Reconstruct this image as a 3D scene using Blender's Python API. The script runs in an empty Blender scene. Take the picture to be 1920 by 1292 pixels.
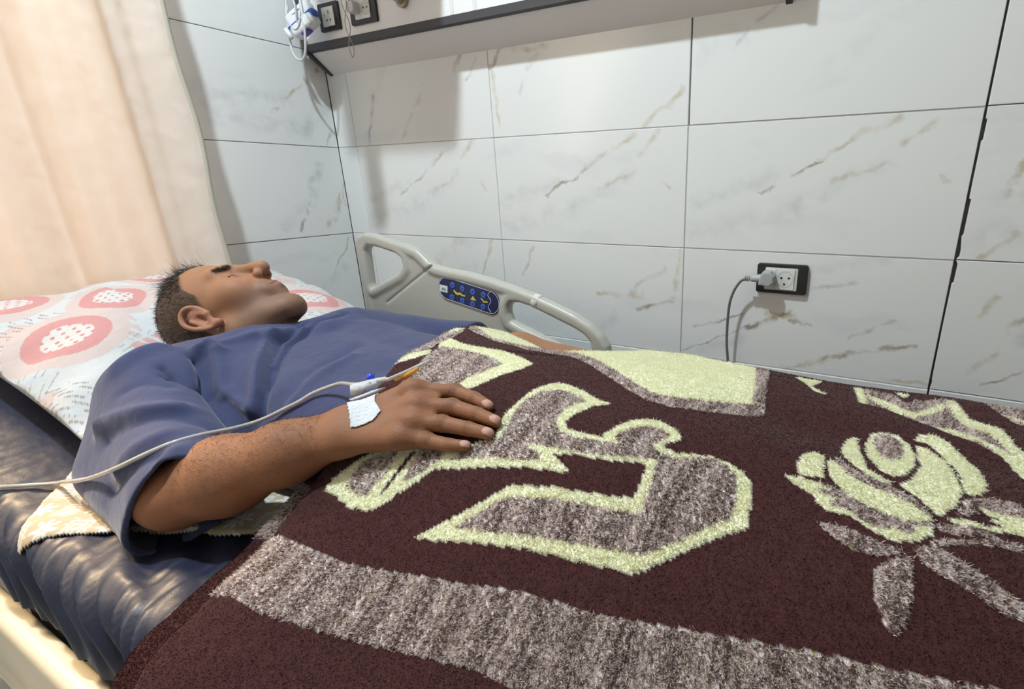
import bpy, bmesh, math
import numpy as np
from mathutils import Matrix, Vector

SC = bpy.context.scene
COL = SC.collection

# ---------------------------------------------------------------- camera
cd = bpy.data.cameras.new('camera')
cam = bpy.data.objects.new('camera', cd)
COL.objects.link(cam)
cd.sensor_fit = 'HORIZONTAL'
cd.sensor_width = 36.0
cd.lens = 947.323 / 1920 * 36
cd.shift_x = -184.81 / 1920
cd.shift_y = 19.89 / 1920
cd.clip_start = 0.02
cam.matrix_world = Matrix(((0.89146157, -0.13562368, 0.43232219, 1.76898641),
                           (0.45296051, 0.29011621, -0.84300614, -1.31217516),
                           (-0.01109208, 0.94733247, 0.32005963, 1.06353271),
                           (0, 0, 0, 1)))
SC.camera = cam

# ---------------------------------------------------------------- world, daylight, exposure
w = bpy.data.worlds.new('world')
SC.world = w
w.use_nodes = True
w.node_tree.nodes['Background'].inputs['Color'].default_value = (1.0, 0.86, 0.68, 1)
w.node_tree.nodes['Background'].inputs['Strength'].default_value = 0.5
SC.view_settings.view_transform = 'Standard'
SC.view_settings.look = 'None'
SC.view_settings.gamma = 1.0
SC.view_settings.use_curve_mapping = False
SC.view_settings.exposure = 0.0
LAMP = Vector((0.85, -1.12, 2.80))


def area_light(name, loc, size, power, color, target, shape='RECTANGLE', size_y=None):
    l = bpy.data.lights.new(name, 'AREA')
    l.shape = shape
    l.size = size
    l.size_y = size_y or size
    l.energy = power
    l.color = color
    o = bpy.data.objects.new(name, l)
    o.location = loc
    o.rotation_euler = (Vector(target) - Vector(loc)).to_track_quat('-Z', 'Y').to_euler()
    COL.objects.link(o)
    return o


# daylight entering through the window in the head wall (warm afternoon sky)
area_light('window_daylight', (-0.35, -1.84, 1.60), 1.3, 18, (1.0, 0.80, 0.60), (1.2, -1.5, 0.5), size_y=1.3)
# low afternoon sun through the same window, falling on the floor beside the bed
sd = bpy.data.lights.new('sun', 'SUN')
sd.energy = 4.0
sd.angle = 0.12
sd.color = (1.0, 0.72, 0.42)
so = bpy.data.objects.new('sun', sd)
so.rotation_euler = Vector((0.62, 0.07, -0.72)).to_track_quat('-Z', 'Y').to_euler()
COL.objects.link(so)


# ---------------------------------------------------------------- helpers
def tag(o, label=None, cat=None, group=None, kind=None):
    if label: o['label'] = label
    if cat: o['category'] = cat
    if group: o['group'] = group
    if kind: o['kind'] = kind
    return o


def empty(name, loc=(0, 0, 0)):
    o = bpy.data.objects.new(name, None)
    o.empty_display_size = 0.05
    o.location = loc
    COL.objects.link(o)
    return o


def link(name, me, mat=None, parent=None, smooth=True):
    """mesh data given in world coordinates -> object (parented without moving)"""
    if mat is not None and not me.materials:
        me.materials.append(mat)
    if smooth and len(me.polygons):
        me.polygons.foreach_set('use_smooth', np.ones(len(me.polygons), bool))
    o = bpy.data.objects.new(name, me)
    COL.objects.link(o)
    if parent is not None:
        o.parent = parent
        if parent.type == 'EMPTY':     # things' empties only translate; mesh parents sit at the origin
            o.matrix_parent_inverse = Matrix.Translation(parent.location).inverted()
    return o


def pyd(name, V, F, mat=None, parent=None, smooth=True, col=None):
    me = bpy.data.meshes.new(name)
    V = np.asarray(V, np.float32)
    F = F if isinstance(F, np.ndarray) else F
    if isinstance(F, np.ndarray):
        n = F.shape[1]
        me.vertices.add(len(V))
        me.vertices.foreach_set('co', V.ravel())
        me.loops.add(F.size)
        me.loops.foreach_set('vertex_index', F.ravel().astype(np.int32))
        me.polygons.add(len(F))
        me.polygons.foreach_set('loop_start', np.arange(0, F.size, n, dtype=np.int32))
        me.polygons.foreach_set('loop_total', np.full(len(F), n, np.int32))
        me.update(calc_edges=True)
    else:
        me.from_pydata([tuple(map(float, v)) for v in V], [], F)
        me.update()
    if col is not None:
        a = me.color_attributes.new('Col', 'FLOAT_COLOR', 'POINT')
        c = np.ones((len(V), 4), np.float32)
        c[:, :3] = col
        a.data.foreach_set('color', c.ravel())
    return link(name, me, mat, parent, smooth)


def bm_obj(name, bm, mat=None, parent=None, smooth=False):
    me = bpy.data.meshes.new(name)
    bmesh.ops.recalc_face_normals(bm, faces=bm.faces)
    bm.to_mesh(me)
    bm.free()
    o = link(name, me, mat, parent, smooth)
    return o


def box_bm(lo, hi, bev=0.0, seg=1, M=None):
    bm = bmesh.new()
    bmesh.ops.create_cube(bm, size=1)
    for v in bm.verts:
        v.co = Vector([lo[i] + (v.co[i] + 0.5) * (hi[i] - lo[i]) for i in range(3)])
    if bev > 0:
        bmesh.ops.bevel(bm, geom=bm.edges[:], offset=bev, segments=seg, affect='EDGES', profile=0.5)
    if M is not None:
        bm.transform(M)
    return bm


def box(name, lo, hi, mat, parent=None, bev=0.0, seg=1, M=None, smooth=False):
    return bm_obj(name, box_bm(lo, hi, bev, seg, M), mat, parent, smooth)


def catmull(P, n=8):
    P = np.asarray(P, float)
    Q = np.vstack([2 * P[0] - P[1], P, 2 * P[-1] - P[-2]])
    out = []
    for i in range(1, len(Q) - 2):
        t = np.linspace(0, 1, n, endpoint=False)[:, None]
        a, b, c, d = Q[i - 1], Q[i], Q[i + 1], Q[i + 2]
        out.append(0.5 * (2 * b + (c - a) * t + (2 * a - 5 * b + 4 * c - d) * t ** 2 + (3 * b - a - 3 * c + d) * t ** 3))
    out.append(P[-1:])
    return np.vstack(out)


def tube_vf(P, r, seg=10, caps=True):
    P = np.asarray(P, float)
    n = len(P)
    r = np.broadcast_to(np.asarray(r, float), (n,))
    T = np.gradient(P, axis=0)
    T /= np.linalg.norm(T, axis=1)[:, None] + 1e-12
    up = np.array([0, 0, 1.0]) if abs(T[0][2]) < 0.9 else np.array([1.0, 0, 0])
    N = np.cross(T[0], up)
    N /= np.linalg.norm(N)
    V = []
    for i in range(n):
        N = N - T[i] * (N @ T[i])
        N /= np.linalg.norm(N) + 1e-12
        B = np.cross(T[i], N)
        a = np.arange(seg) * 2 * np.pi / seg
        V.append(P[i] + r[i] * (np.cos(a)[:, None] * N + np.sin(a)[:, None] * B))
    V = np.vstack(V)
    F = []
    for i in range(n - 1):
        for j in range(seg):
            k = (j + 1) % seg
            F.append((i * seg + j, i * seg + k, (i + 1) * seg + k, (i + 1) * seg + j))
    if caps:
        F.append(tuple(range(seg))[::-1])
        F.append(tuple((n - 1) * seg + j for j in range(seg)))
    return V, F


def tube(name, P, r, mat, parent=None, seg=10, n=8):
    V, F = tube_vf(catmull(P, n) if n else P, r, seg)
    return pyd(name, V, F, mat, parent)


def extrude_poly(name, pts, axis_o, ax, ay, thick, mat, parent=None, bev=0.0, seg=2, smooth=False):
    """planar polygon (2d pts) in the frame (origin, ax, ay), extruded by thick along ax x ay"""
    o, ax, ay = Vector(axis_o), Vector(ax), Vector(ay)
    nz = ax.cross(ay).normalized()
    bm = bmesh.new()
    vs = [bm.verts.new(o + ax * p[0] + ay * p[1]) for p in pts]
    f = bm.faces.new(vs)
    r = bmesh.ops.extrude_face_region(bm, geom=[f])
    top = [g for g in r['geom'] if isinstance(g, bmesh.types.BMVert)]
    bmesh.ops.translate(bm, vec=nz * thick, verts=top)
    if bev > 0:
        tops = set(top)
        es = [e for e in bm.edges if e.verts[0] in tops and e.verts[1] in tops]
        bmesh.ops.bevel(bm, geom=es, offset=bev, segments=seg, affect='EDGES', profile=0.5)
    return bm_obj(name, bm, mat, parent, smooth)


def circle(c, r, n=24, ry=None, rot=0.0):
    a = np.arange(n) * 2 * np.pi / n
    x, y = r * np.cos(a), (ry or r) * np.sin(a)
    return [(c[0] + x[i] * math.cos(rot) - y[i] * math.sin(rot), c[1] + x[i] * math.sin(rot) + y[i] * math.cos(rot)) for i in range(n)]


def rrect(x0, x1, y0, y1, r, n=5):
    out = []
    for cx, cy, a0 in ((x1 - r, y1 - r, 0), (x0 + r, y1 - r, 90), (x0 + r, y0 + r, 180), (x1 - r, y0 + r, 270)):
        for k in range(n + 1):
            a = math.radians(a0 + 90 * k / n)
            out.append((cx + r * math.cos(a), cy + r * math.sin(a)))
    return out


# ---------------------------------------------------------------- materials
def mat(name, color=(0.8, 0.8, 0.8), rough=0.5, attr=False, metal=0.0, bump=None, sheen=0.0, sss=0.0,
        trans=0.0, emit=None, var=None, coat=0.0, spec=0.5, alpha=None):
    m = bpy.data.materials.new(name)
    m.use_nodes = True
    nt = m.node_tree
    b = nt.nodes['Principled BSDF']
    b.inputs['Base Color'].default_value = (*color, 1)
    b.inputs['Roughness'].default_value = rough
    b.inputs['Metallic'].default_value = metal
    b.inputs['Specular IOR Level'].default_value = spec
    if coat:
        b.inputs['Coat Weight'].default_value = coat
        b.inputs['Coat Roughness'].default_value = 0.1
    if sheen:
        b.inputs['Sheen Weight'].default_value = sheen
        b.inputs['Sheen Roughness'].default_value = 0.4
    if sss:
        b.inputs['Subsurface Weight'].default_value = sss
        b.inputs['Subsurface Radius'].default_value = (0.012, 0.004, 0.002)
        b.inputs['Subsurface Scale'].default_value = 0.5
    if trans:
        b.inputs['Transmission Weight'].default_value = trans
    if emit:
        b.inputs['Emission Color'].default_value = (*emit[0], 1)
        b.inputs['Emission Strength'].default_value = emit[1]
    src = None
    if attr:
        a = nt.nodes.new('ShaderNodeVertexColor')
        a.layer_name = 'Col'
        src = a.outputs['Color']
        nt.links.new(src, b.inputs['Base Color'])
    geo = nt.nodes.new('ShaderNodeNewGeometry')
    if var:   # (scale, amount): gentle value variation of the surface colour
        n = nt.nodes.new('ShaderNodeTexNoise')
        n.inputs['Scale'].default_value = var[0]
        n.inputs['Detail'].default_value = 4
        nt.links.new(geo.outputs['Position'], n.inputs['Vector'])
        mr = nt.nodes.new('ShaderNodeMapRange')
        mr.inputs['From Min'].default_value = 0.25
        mr.inputs['From Max'].default_value = 0.75
        mr.inputs['To Min'].default_value = 1 - var[1]
        mr.inputs['To Max'].default_value = 1 + var[1]
        nt.links.new(n.outputs['Fac'], mr.inputs['Value'])
        mx = nt.nodes.new('ShaderNodeVectorMath')
        mx.operation = 'SCALE'
        if src is not None:
            nt.links.new(src, mx.inputs[0])
        else:
            mx.inputs[0].default_value = color
        nt.links.new(mr.outputs['Result'], mx.inputs['Scale'])
        nt.links.new(mx.outputs['Vector'], b.inputs['Base Color'])
    if bump:  # list of (scale, distance)
        prev = None
        for sc, dist in bump:
            n = nt.nodes.new('ShaderNodeTexNoise')
            n.inputs['Scale'].default_value = sc
            n.inputs['Detail'].default_value = 3
            nt.links.new(geo.outputs['Position'], n.inputs['Vector'])
            bp = nt.nodes.new('ShaderNodeBump')
            bp.inputs['Strength'].default_value = 1.0
            bp.inputs['Distance'].default_value = dist
            nt.links.new(n.outputs['Fac'], bp.inputs['Height'])
            if prev is not None:
                nt.links.new(prev, bp.inputs['Normal'])
            prev = bp.outputs['Normal']
        nt.links.new(prev, b.inputs['Normal'])
    return m
# ================================================================ the room
TW, TH = 0.6115, 0.30
V0 = 0.098
ROOM_X, ROOM_Y, ROOM_Z = 4.3, -3.6, 2.9


def marble(name, ucoord, veins):
    """glazed marble-print tile; veins = (u0, v0, u1, v1, width, colour, strength) in wall metres"""
    m = bpy.data.materials.new(name)
    m.use_nodes = True
    nt = m.node_tree
    N, L = nt.nodes, nt.links
    b = N['Principled BSDF']
    b.inputs['Roughness'].default_value = 0.16
    b.inputs['Specular IOR Level'].default_value = 0.4
    geo = N.new('ShaderNodeNewGeometry')
    sep = N.new('ShaderNodeSeparateXYZ')
    L.new(geo.outputs['Position'], sep.inputs[0])
    P = N.new('ShaderNodeCombineXYZ')
    L.new(sep.outputs[ucoord], P.inputs['X'])
    L.new(sep.outputs['Z'], P.inputs['Y'])
    n1 = N.new('ShaderNodeTexNoise'); n1.inputs['Scale'].default_value = 9; n1.inputs['Detail'].default_value = 5
    n1.inputs['Roughness'].default_value = 0.65
    L.new(P.outputs[0], n1.inputs['Vector'])
    s1 = N.new('ShaderNodeVectorMath'); s1.operation = 'SUBTRACT'; s1.inputs[1].default_value = (0.5, 0.5, 0.5)
    L.new(n1.outputs['Color'], s1.inputs[0])
    s2 = N.new('ShaderNodeVectorMath'); s2.operation = 'SCALE'; s2.inputs['Scale'].default_value = 0.075
    L.new(s1.outputs[0], s2.inputs[0])
    s3 = N.new('ShaderNodeVectorMath'); s3.operation = 'ADD'
    L.new(P.outputs[0], s3.inputs[0]); L.new(s2.outputs[0], s3.inputs[1])
    s4 = N.new('ShaderNodeVectorMath'); s4.operation = 'MULTIPLY'; s4.inputs[1].default_value = (1, 1, 0)
    L.new(s3.outputs[0], s4.inputs[0])
    # break-up of the veins
    n2 = N.new('ShaderNodeTexNoise'); n2.inputs['Scale'].default_value = 24; n2.inputs['Detail'].default_value = 4
    L.new(P.outputs[0], n2.inputs['Vector'])
    br = N.new('ShaderNodeMapRange'); br.inputs['From Min'].default_value = 0.36; br.inputs['From Max'].default_value = 0.62
    L.new(n2.outputs['Fac'], br.inputs['Value'])
    # soft broad clouds
    mp = N.new('ShaderNodeMapping'); mp.inputs['Rotation'].default_value = (0, 0, math.radians(-38)); mp.inputs['Scale'].default_value = (1.0, 3.6, 1)
    L.new(s4.outputs[0], mp.inputs['Vector'])
    n3 = N.new('ShaderNodeTexNoise'); n3.inputs['Scale'].default_value = 2.6; n3.inputs['Detail'].default_value = 4
    L.new(mp.outputs[0], n3.inputs['Vector'])
    cr = N.new('ShaderNodeValToRGB')
    cr.color_ramp.elements[0].position = 0.26; cr.color_ramp.elements[0].color = (0.73, 0.74, 0.76, 1)
    cr.color_ramp.elements[1].position = 0.42; cr.color_ramp.elements[1].color = (0.81, 0.815, 0.81, 1)
    L.new(n3.outputs['Fac'], cr.inputs['Fac'])
    cur = cr.outputs['Color']
    for (u0, v0, u1, v1, wd, colr, st) in veins:
        A = (u0, v0, 0); BA = (u1 - u0, v1 - v0, 0); bb = BA[0] ** 2 + BA[1] ** 2
        a = N.new('ShaderNodeVectorMath'); a.operation = 'SUBTRACT'; a.inputs[1].default_value = A
        L.new(s4.outputs[0], a.inputs[0])
        d = N.new('ShaderNodeVectorMath'); d.operation = 'DOT_PRODUCT'; d.inputs[1].default_value = tuple(x / bb for x in BA)
        L.new(a.outputs[0], d.inputs[0])
        c = N.new('ShaderNodeMath'); c.operation = 'ADD'; c.use_clamp = True; c.inputs[1].default_value = 0
        L.new(d.outputs['Value'], c.inputs[0])
        e = N.new('ShaderNodeVectorMath'); e.operation = 'SCALE'; e.inputs[0].default_value = BA
        L.new(c.outputs[0], e.inputs['Scale'])
        f = N.new('ShaderNodeVectorMath'); f.operation = 'DISTANCE'
        L.new(a.outputs[0], f.inputs[0]); L.new(e.outputs[0], f.inputs[1])
        g = N.new('ShaderNodeMapRange'); g.interpolation_type = 'SMOOTHSTEP'
        g.inputs['From Min'].default_value = 0; g.inputs['From Max'].default_value = wd * (0.55 if wd < 0.024 else 1.0)
        g.inputs['To Min'].default_value = st * (0.9 if wd < 0.024 else 0.55); g.inputs['To Max'].default_value = 0
        L.new(f.outputs['Value'], g.inputs['Value'])
        h = N.new('ShaderNodeMath'); h.operation = 'MULTIPLY'
        L.new(g.outputs[0], h.inputs[0]); L.new(br.outputs[0], h.inputs[1])
        x = N.new('ShaderNodeMix'); x.data_type = 'RGBA'
        x.inputs[7].default_value = (*colr, 1)
        L.new(h.outputs[0], x.inputs[0]); L.new(cur, x.inputs[6])
        cur = x.outputs[2]
    L.new(cur, b.inputs['Base Color'])
    return m


GR, GD, BR, OC = (0.42, 0.43, 0.47), (0.16, 0.16, 0.17), (0.30, 0.23, 0.15), (0.47, 0.36, 0.17)
VB = [V0 + TW * k for k in range(8)]


def tv(col, row, lst):
    """veins given inside one tile (0..1 across, 0..1 up)"""
    x0 = VB[col]; z0 = 0.3 * row
    return [(x0 + a * TW, z0 + b * TH, x0 + c * TW, z0 + d * TH, w_, k, s) for a, b, c, d, w_, k, s in lst]


mid = [(0.05, 0.40, 0.36, 0.58, 0.030, GR, 0.45), (0.30, 0.46, 0.52, 0.70, 0.013, BR, 0.9), (0.52, 0.72, 0.76, 0.98, 0.022, OC, 0.55),
       (0.0, 0.12, 0.45, 0.36, 0.05, GR, 0.35), (0.45, 0.36, 0.74, 0.66, 0.028, GR, 0.4), (0.58, 0.52, 0.74, 0.66, 0.018, OC, 0.5),
       (0.78, 0.80, 0.88, 1.0, 0.022, OC, 0.6), (0.90, 0.58, 0.93, 0.52, 0.012, OC, 0.6)]
VEINS = []
for cc in (0, 1, 2, 3):
    VEINS += tv(cc, 3, mid)
VEINS += tv(0, 4, [(0.10, 0.0, 0.20, 0.5, 0.018, GR, 0.9), (0.20, 0.5, 0.36, 1.0, 0.03, GR, 0.5), (0.38, 0.05, 0.58, 0.55, 0.022, OC, 0.4),
                   (0.80, 0.65, 0.86, 0.85, 0.02, BR, 0.8), (0.86, 0.55, 0.93, 0.75, 0.014, OC, 0.6)])
VEINS += tv(1, 4, [(0.02, 0.62, 0.12, 0.80, 0.014, BR, 0.8), (0.12, 0.78, 0.34, 0.72, 0.02, OC, 0.5), (0.03, 0.10, 0.04, 0.6, 0.018, OC, 0.5),
                   (0.15, 0.4, 0.3, 0.7, 0.02, GR, 0.4), (0.80, 0.02, 0.98, 0.30, 0.022, OC, 0.6)])
VEINS += tv(2, 4, [(0.18, 0.55, 0.42, 0.92, 0.014, GR, 0.6), (0.0, 0.5, 0.5, 0.8, 0.05, GR, 0.25), (0.5, 0.3, 0.9, 0.9, 0.04, GR, 0.2)])
VEINS += tv(0, 2, [(0.55, 0.75, 0.72, 0.98, 0.03, OC, 0.5), (0.86, 0.60, 0.93, 0.98, 0.018, OC, 0.7), (0.4, 0.3, 0.8, 0.7, 0.03, GR, 0.3)])
VEINS += tv(1, 2, [(0.12, 0.65, 0.20, 0.95, 0.016, OC, 0.8), (0.58, 0.50, 0.80, 0.52, 0.022, OC, 0.6), (0.78, 0.42, 0.98, 0.52, 0.018, BR, 0.9),
                   (0.96, 0.55, 0.98, 0.95, 0.018, OC, 0.7), (0.74, 0.55, 0.9, 0.8, 0.022, GR, 0.5), (0.52, 0.12, 0.66, 0.28, 0.03, GR, 0.5)])
VEINS += tv(2, 2, [(0.06, 0.31, 0.27, 0.42, 0.010, GD, 0.75), (0.0, 0.02, 0.30, 0.34, 0.009, GD, 0.9), (0.30, 0.32, 0.46, 0.50, 0.020, BR, 1.0),
                   (0.36, 0.46, 0.48, 0.46, 0.022, OC, 0.7), (0.46, 0.42, 0.54, 0.42, 0.012, BR, 0.8), (0.46, 0.02, 0.72, 0.20, 0.02, OC, 0.7),
                   (0.62, 0.12, 0.94, 0.34, 0.016, BR, 0.85), (0.70, 0.32, 0.85, 0.50, 0.016, BR, 0.6), (0.55, 0.72, 0.70, 0.8, 0.014, GR, 0.6),
                   (0.5, 0.85, 0.8, 1.0, 0.03, GR, 0.35), (0.80, 0.03, 1.0, 0.06, 0.014, OC, 0.7), (0.0, 0.0, 0.28, 0.2, 0.03, GR, 0.4)])
VEINS += tv(3, 2, [(0.10, 0.12, 0.18, 0.34, 0.02, OC, 0.6), (0.16, 0.08, 0.36, 0.34, 0.010, BR, 0.8), (0.10, 0.60, 0.14, 0.78, 0.02, OC, 0.7),
                   (0.22, 0.48, 0.36, 0.58, 0.028, GR, 0.9), (0.20, 0.55, 0.25, 0.65, 0.02, BR, 0.7)])
VEINS += tv(3, 3, [(0.10, 0.45, 0.16, 0.80, 0.02, OC, 0.7), (0.08, 0.05, 0.16, 0.2, 0.02, OC, 0.6), (0.2, 0.1, 0.34, 0.22, 0.010, BR, 0.7)])
HEAD_VEINS = [(-0.20, 0.92, -0.15, 1.00, 0.020, GD, 0.75), (-0.15, 1.00, -0.09, 1.14, 0.03, GR, 0.9), (-0.26, 0.93, -0.16, 1.00, 0.03, GR, 0.4),
              (-0.10, 0.93, -0.03, 1.02, 0.02, OC, 0.7), (-0.07, 0.95, -0.02, 1.05, 0.012, BR, 0.5), (-0.40, 1.31, -0.15, 1.35, 0.035, GR, 0.5),
              (-0.15, 1.35, -0.03, 1.44, 0.016, OC, 0.8), (-0.40, 1.27, -0.12, 1.26, 0.045, GR, 0.5), (-0.12, 1.26, 0.0, 1.36, 0.05, GR, 0.5),
              (-0.22, 1.30, -0.17, 1.33, 0.012, GD, 0.5), (-0.10, 0.76, -0.02, 0.88, 0.012, OC, 0.8), (-0.30, 0.62, -0.05, 0.78, 0.03, GR, 0.4),
              (-0.05, 1.20, -0.02, 1.25, 0.012, GD, 0.6), (-0.02, 0.98, 0.0, 1.1, 0.01, BR, 0.6), (-0.5, 1.6, -0.1, 1.75, 0.04, GR, 0.5)]
TILE_MATS = {}
def tile_mat(x0, x1, z0, z1):
    vs = [v for v in VEINS if x0 - 0.02 < (v[0] + v[2]) / 2 < x1 + 0.02 and z0 - 0.02 < (v[1] + v[3]) / 2 < z1 + 0.02]
    key = tuple(vs)
    if key not in TILE_MATS:
        TILE_MATS[key] = marble('marble_tile', 'X', vs)
    return TILE_MATS[key]
M_tile2 = marble('marble_tile_head', 'Y', HEAD_VEINS)
M_grout = mat('old_grout', (0.11, 0.10, 0.095), 0.9, bump=[(300, 0.001)])
M_grout_l = mat('pale_grout', (0.42, 0.41, 0.39), 0.9, bump=[(300, 0.001)])
M_plaster = mat('white_plaster', (0.80, 0.80, 0.78), 0.8, bump=[(120, 0.0006)])
M_floor = mat('pale_floor', (0.62, 0.57, 0.50), 0.35, var=(3, 0.08), bump=[(60, 0.0004)])

floor = box('floor', (-0.1, ROOM_Y, -0.1), (ROOM_X, 0.12, 0), M_floor)
tag(floor, kind='structure')
ceil = box('ceiling', (-0.1, ROOM_Y, ROOM_Z), (ROOM_X, 0.12, ROOM_Z + 0.1), M_plaster)
tag(ceil, kind='structure')
wf = box('wall_front', (-0.1, ROOM_Y - 0.1, 0), (ROOM_X, ROOM_Y, ROOM_Z), M_plaster)
tag(wf, kind='structure')
wr = box('wall_right', (ROOM_X, ROOM_Y - 0.1, 0), (ROOM_X + 0.1, 0.12, ROOM_Z), M_plaster)
tag(wr, kind='structure')
wb = box('wall_back', (-0.1, 0.0105, 0), (ROOM_X, 0.12, ROOM_Z), M_grout)
tag(wb, kind='structure')
# head wall with the window opening (behind the curtain)
WY0, WY1, WZ0, WZ1 = -0.6115, -2.446, 0.9, 2.1
bm = bmesh.new()
for lo, hi in (((-0.1, WY0, 0), (-0.0095, 0.0105, ROOM_Z)), ((-0.1, ROOM_Y, 0), (-0.0095, WY1, ROOM_Z)),
               ((-0.1, WY1, 0), (-0.0095, WY0, WZ0)), ((-0.1, WY1, WZ1), (-0.0095, WY0, ROOM_Z))):
    b2 = box_bm(lo, hi)
    me = bpy.data.meshes.new('t'); b2.to_mesh(me); b2.free(); bm.from_mesh(me); bpy.data.meshes.remove(me)
wh = bm_obj('wall_head', bm, M_grout_l)
tag(wh, kind='structure')
win = empty('window_1', (-0.05, (WY0 + WY1) / 2, WZ0))
tag(win, kind='structure')
M_alu = mat('white_aluminium', (0.75, 0.75, 0.74), 0.4)
fr = bmesh.new()
for lo, hi in (((-0.07, WY1, WZ0), (-0.03, WY1 + 0.05, WZ1)), ((-0.07, WY0 - 0.05, WZ0), (-0.03, WY0, WZ1)), ((-0.07, WY1, WZ0), (-0.03, WY0, WZ0 + 0.05)),
               ((-0.07, WY1, WZ1 - 0.05), (-0.03, WY0, WZ1)), ((-0.07, (WY0 + WY1) / 2 - 0.03, WZ0), (-0.03, (WY0 + WY1) / 2 + 0.03, WZ1))):
    b2 = box_bm(lo, hi)
    me = bpy.data.meshes.new('t'); b2.to_mesh(me); b2.free(); fr.from_mesh(me); bpy.data.meshes.remove(me)
bm_obj('window_frame', fr, M_alu, win)


def tile_mesh(w_, h_, t=0.009, left=None):
    """tile lying in x (width), z (height), face towards -y; left = jagged left edge [(frac up, offset)]"""
    bm = bmesh.new()
    pts = [(w_, 0), (w_, h_), (0, h_)]
    pts += [(o, h_ * f) for f, o in (left or [])]
    pts += [(0, 0)]
    vs = [bm.verts.new((x, 0, z)) for x, z in pts]
    f = bm.faces.new(vs)
    r = bmesh.ops.extrude_face_region(bm, geom=[f])
    top = [g for g in r['geom'] if isinstance(g, bmesh.types.BMVert)]
    bmesh.ops.translate(bm, vec=(0, -t, 0), verts=top)
    ts = set(top)
    bmesh.ops.bevel(bm, geom=[e for e in bm.edges if e.verts[0] in ts and e.verts[1] in ts], offset=0.0011, segments=1, affect='EDGES')
    bmesh.ops.recalc_face_normals(bm, faces=bm.faces)
    me = bpy.data.meshes.new('tile')
    bm.to_mesh(me); bm.free()
    return me


_cache = {}
gr_bm = bmesh.new()
def add_box(bm, lo, hi):
    b2 = box_bm(lo, hi); me = bpy.data.meshes.new('t'); b2.to_mesh(me); b2.free(); bm.from_mesh(me); bpy.data.meshes.remove(me)


rs = np.random.RandomState(3)
JAG = [(0.93, 0.0005), (0.92, 0.0035), (0.80, 0.0032), (0.79, 0.0006), (0.42, 0.0004), (0.41, 0.004), (0.18, 0.0035), (0.16, 0.0008), (0.06, 0.0045), (0.02, 0.004)]
JAG2 = [(0.97, 0.004), (0.90, 0.0038), (0.84, 0.0036), (0.83, 0.0005), (0.5, 0.0), (0.08, 0.0004), (0.05, 0.002)]
cols = [(0.0, V0)] + [(VB[i], VB[i + 1]) for i in range(7) if VB[i] < ROOM_X]
for ci, (x0, x1) in enumerate(cols):
    x1 = min(x1, ROOM_X)
    for r in range(10):
        z0, z1 = r * TH, min((r + 1) * TH, ROOM_Z)
        gl = 0.0009; gr = 0.0009
        left = None
        if ci == 4: gl = 0.0022
        if ci == 3: gr = 0.0022
        if ci == 3 and r >= 4: gl = 0.0026
        if ci == 2 and r >= 4: gr = 0.0014
        if ci == 4 and r == 3: left = JAG
        if ci == 4 and r == 2: left = JAG2
        tm = tile_mat(x0, x1, z0, z1)
        key = (round(x1 - x0 - gl - gr, 4), round(z1 - z0, 4), id(left), tm.name)
        if key not in _cache:
            _cache[key] = tile_mesh(x1 - x0 - gl - gr, z1 - z0 - 0.0022, left=left)
            _cache[key].materials.append(tm)
        o = bpy.data.objects.new('tile', _cache[key])
        dy = rs.uniform(-0.0007, 0.0007) + (-0.004 if r == 1 else 0)
        o.location = (x0 + gl, 0.009 + dy, z0 + 0.0011 + (0.0015 if (ci == 4) else 0))
        COL.objects.link(o)
        o.parent = wb
        # grout behind the sound joints
        if ci < 4 and not (ci == 3 and r >= 4):
            pass
for ci in range(6):
    y0, y1 = -ci * TW, max(-(ci + 1) * TW, ROOM_Y)
    for r in range(10):
        z0, z1 = r * TH, min((r + 1) * TH, ROOM_Z)
        if y0 <= WY0 + 0.01 and y1 >= WY1 - 0.01 and z0 >= WZ0 - 0.01 and z1 <= WZ1 + 0.01:
            continue
        key = ('h', round(y0 - y1, 4), round(z1 - z0, 4))
        if key not in _cache:
            _cache[key] = tile_mesh(y0 - y1 - 0.0022, z1 - z0 - 0.0022)
            _cache[key].materials.append(M_tile2)
        o = bpy.data.objects.new('tile', _cache[key])
        # face turned to +x
        o.matrix_world = Matrix.Translation((-0.009 + rs.uniform(-0.0006, 0.0006), y0 - (y0 - y1) + 0.0011, z0 + 0.0011)) @ Matrix.Rotation(math.radians(90), 4, 'Z')
        COL.objects.link(o)
        o.parent = wh
# pale grout lines that still fill most joints of the back wall
for z in [TH * k for k in range(1, 10)]:
    add_box(gr_bm, (0.0, 0.0012, z - 0.0011), (VB[3] - 0.002, 0.0105, z + 0.0011))
    add_box(gr_bm, (VB[3] + 0.003, 0.0012, z - 0.0011), (ROOM_X, 0.0105, z + 0.0011))
for k in (0, 1, 2, 4, 5, 6):
    add_box(gr_bm, (VB[k] - 0.0009, 0.0012, 0), (VB[k] + 0.0009, 0.0105, 1.2 if k == 2 else ROOM_Z))
bm_obj('grout', gr_bm, M_grout_l, wb)

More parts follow.
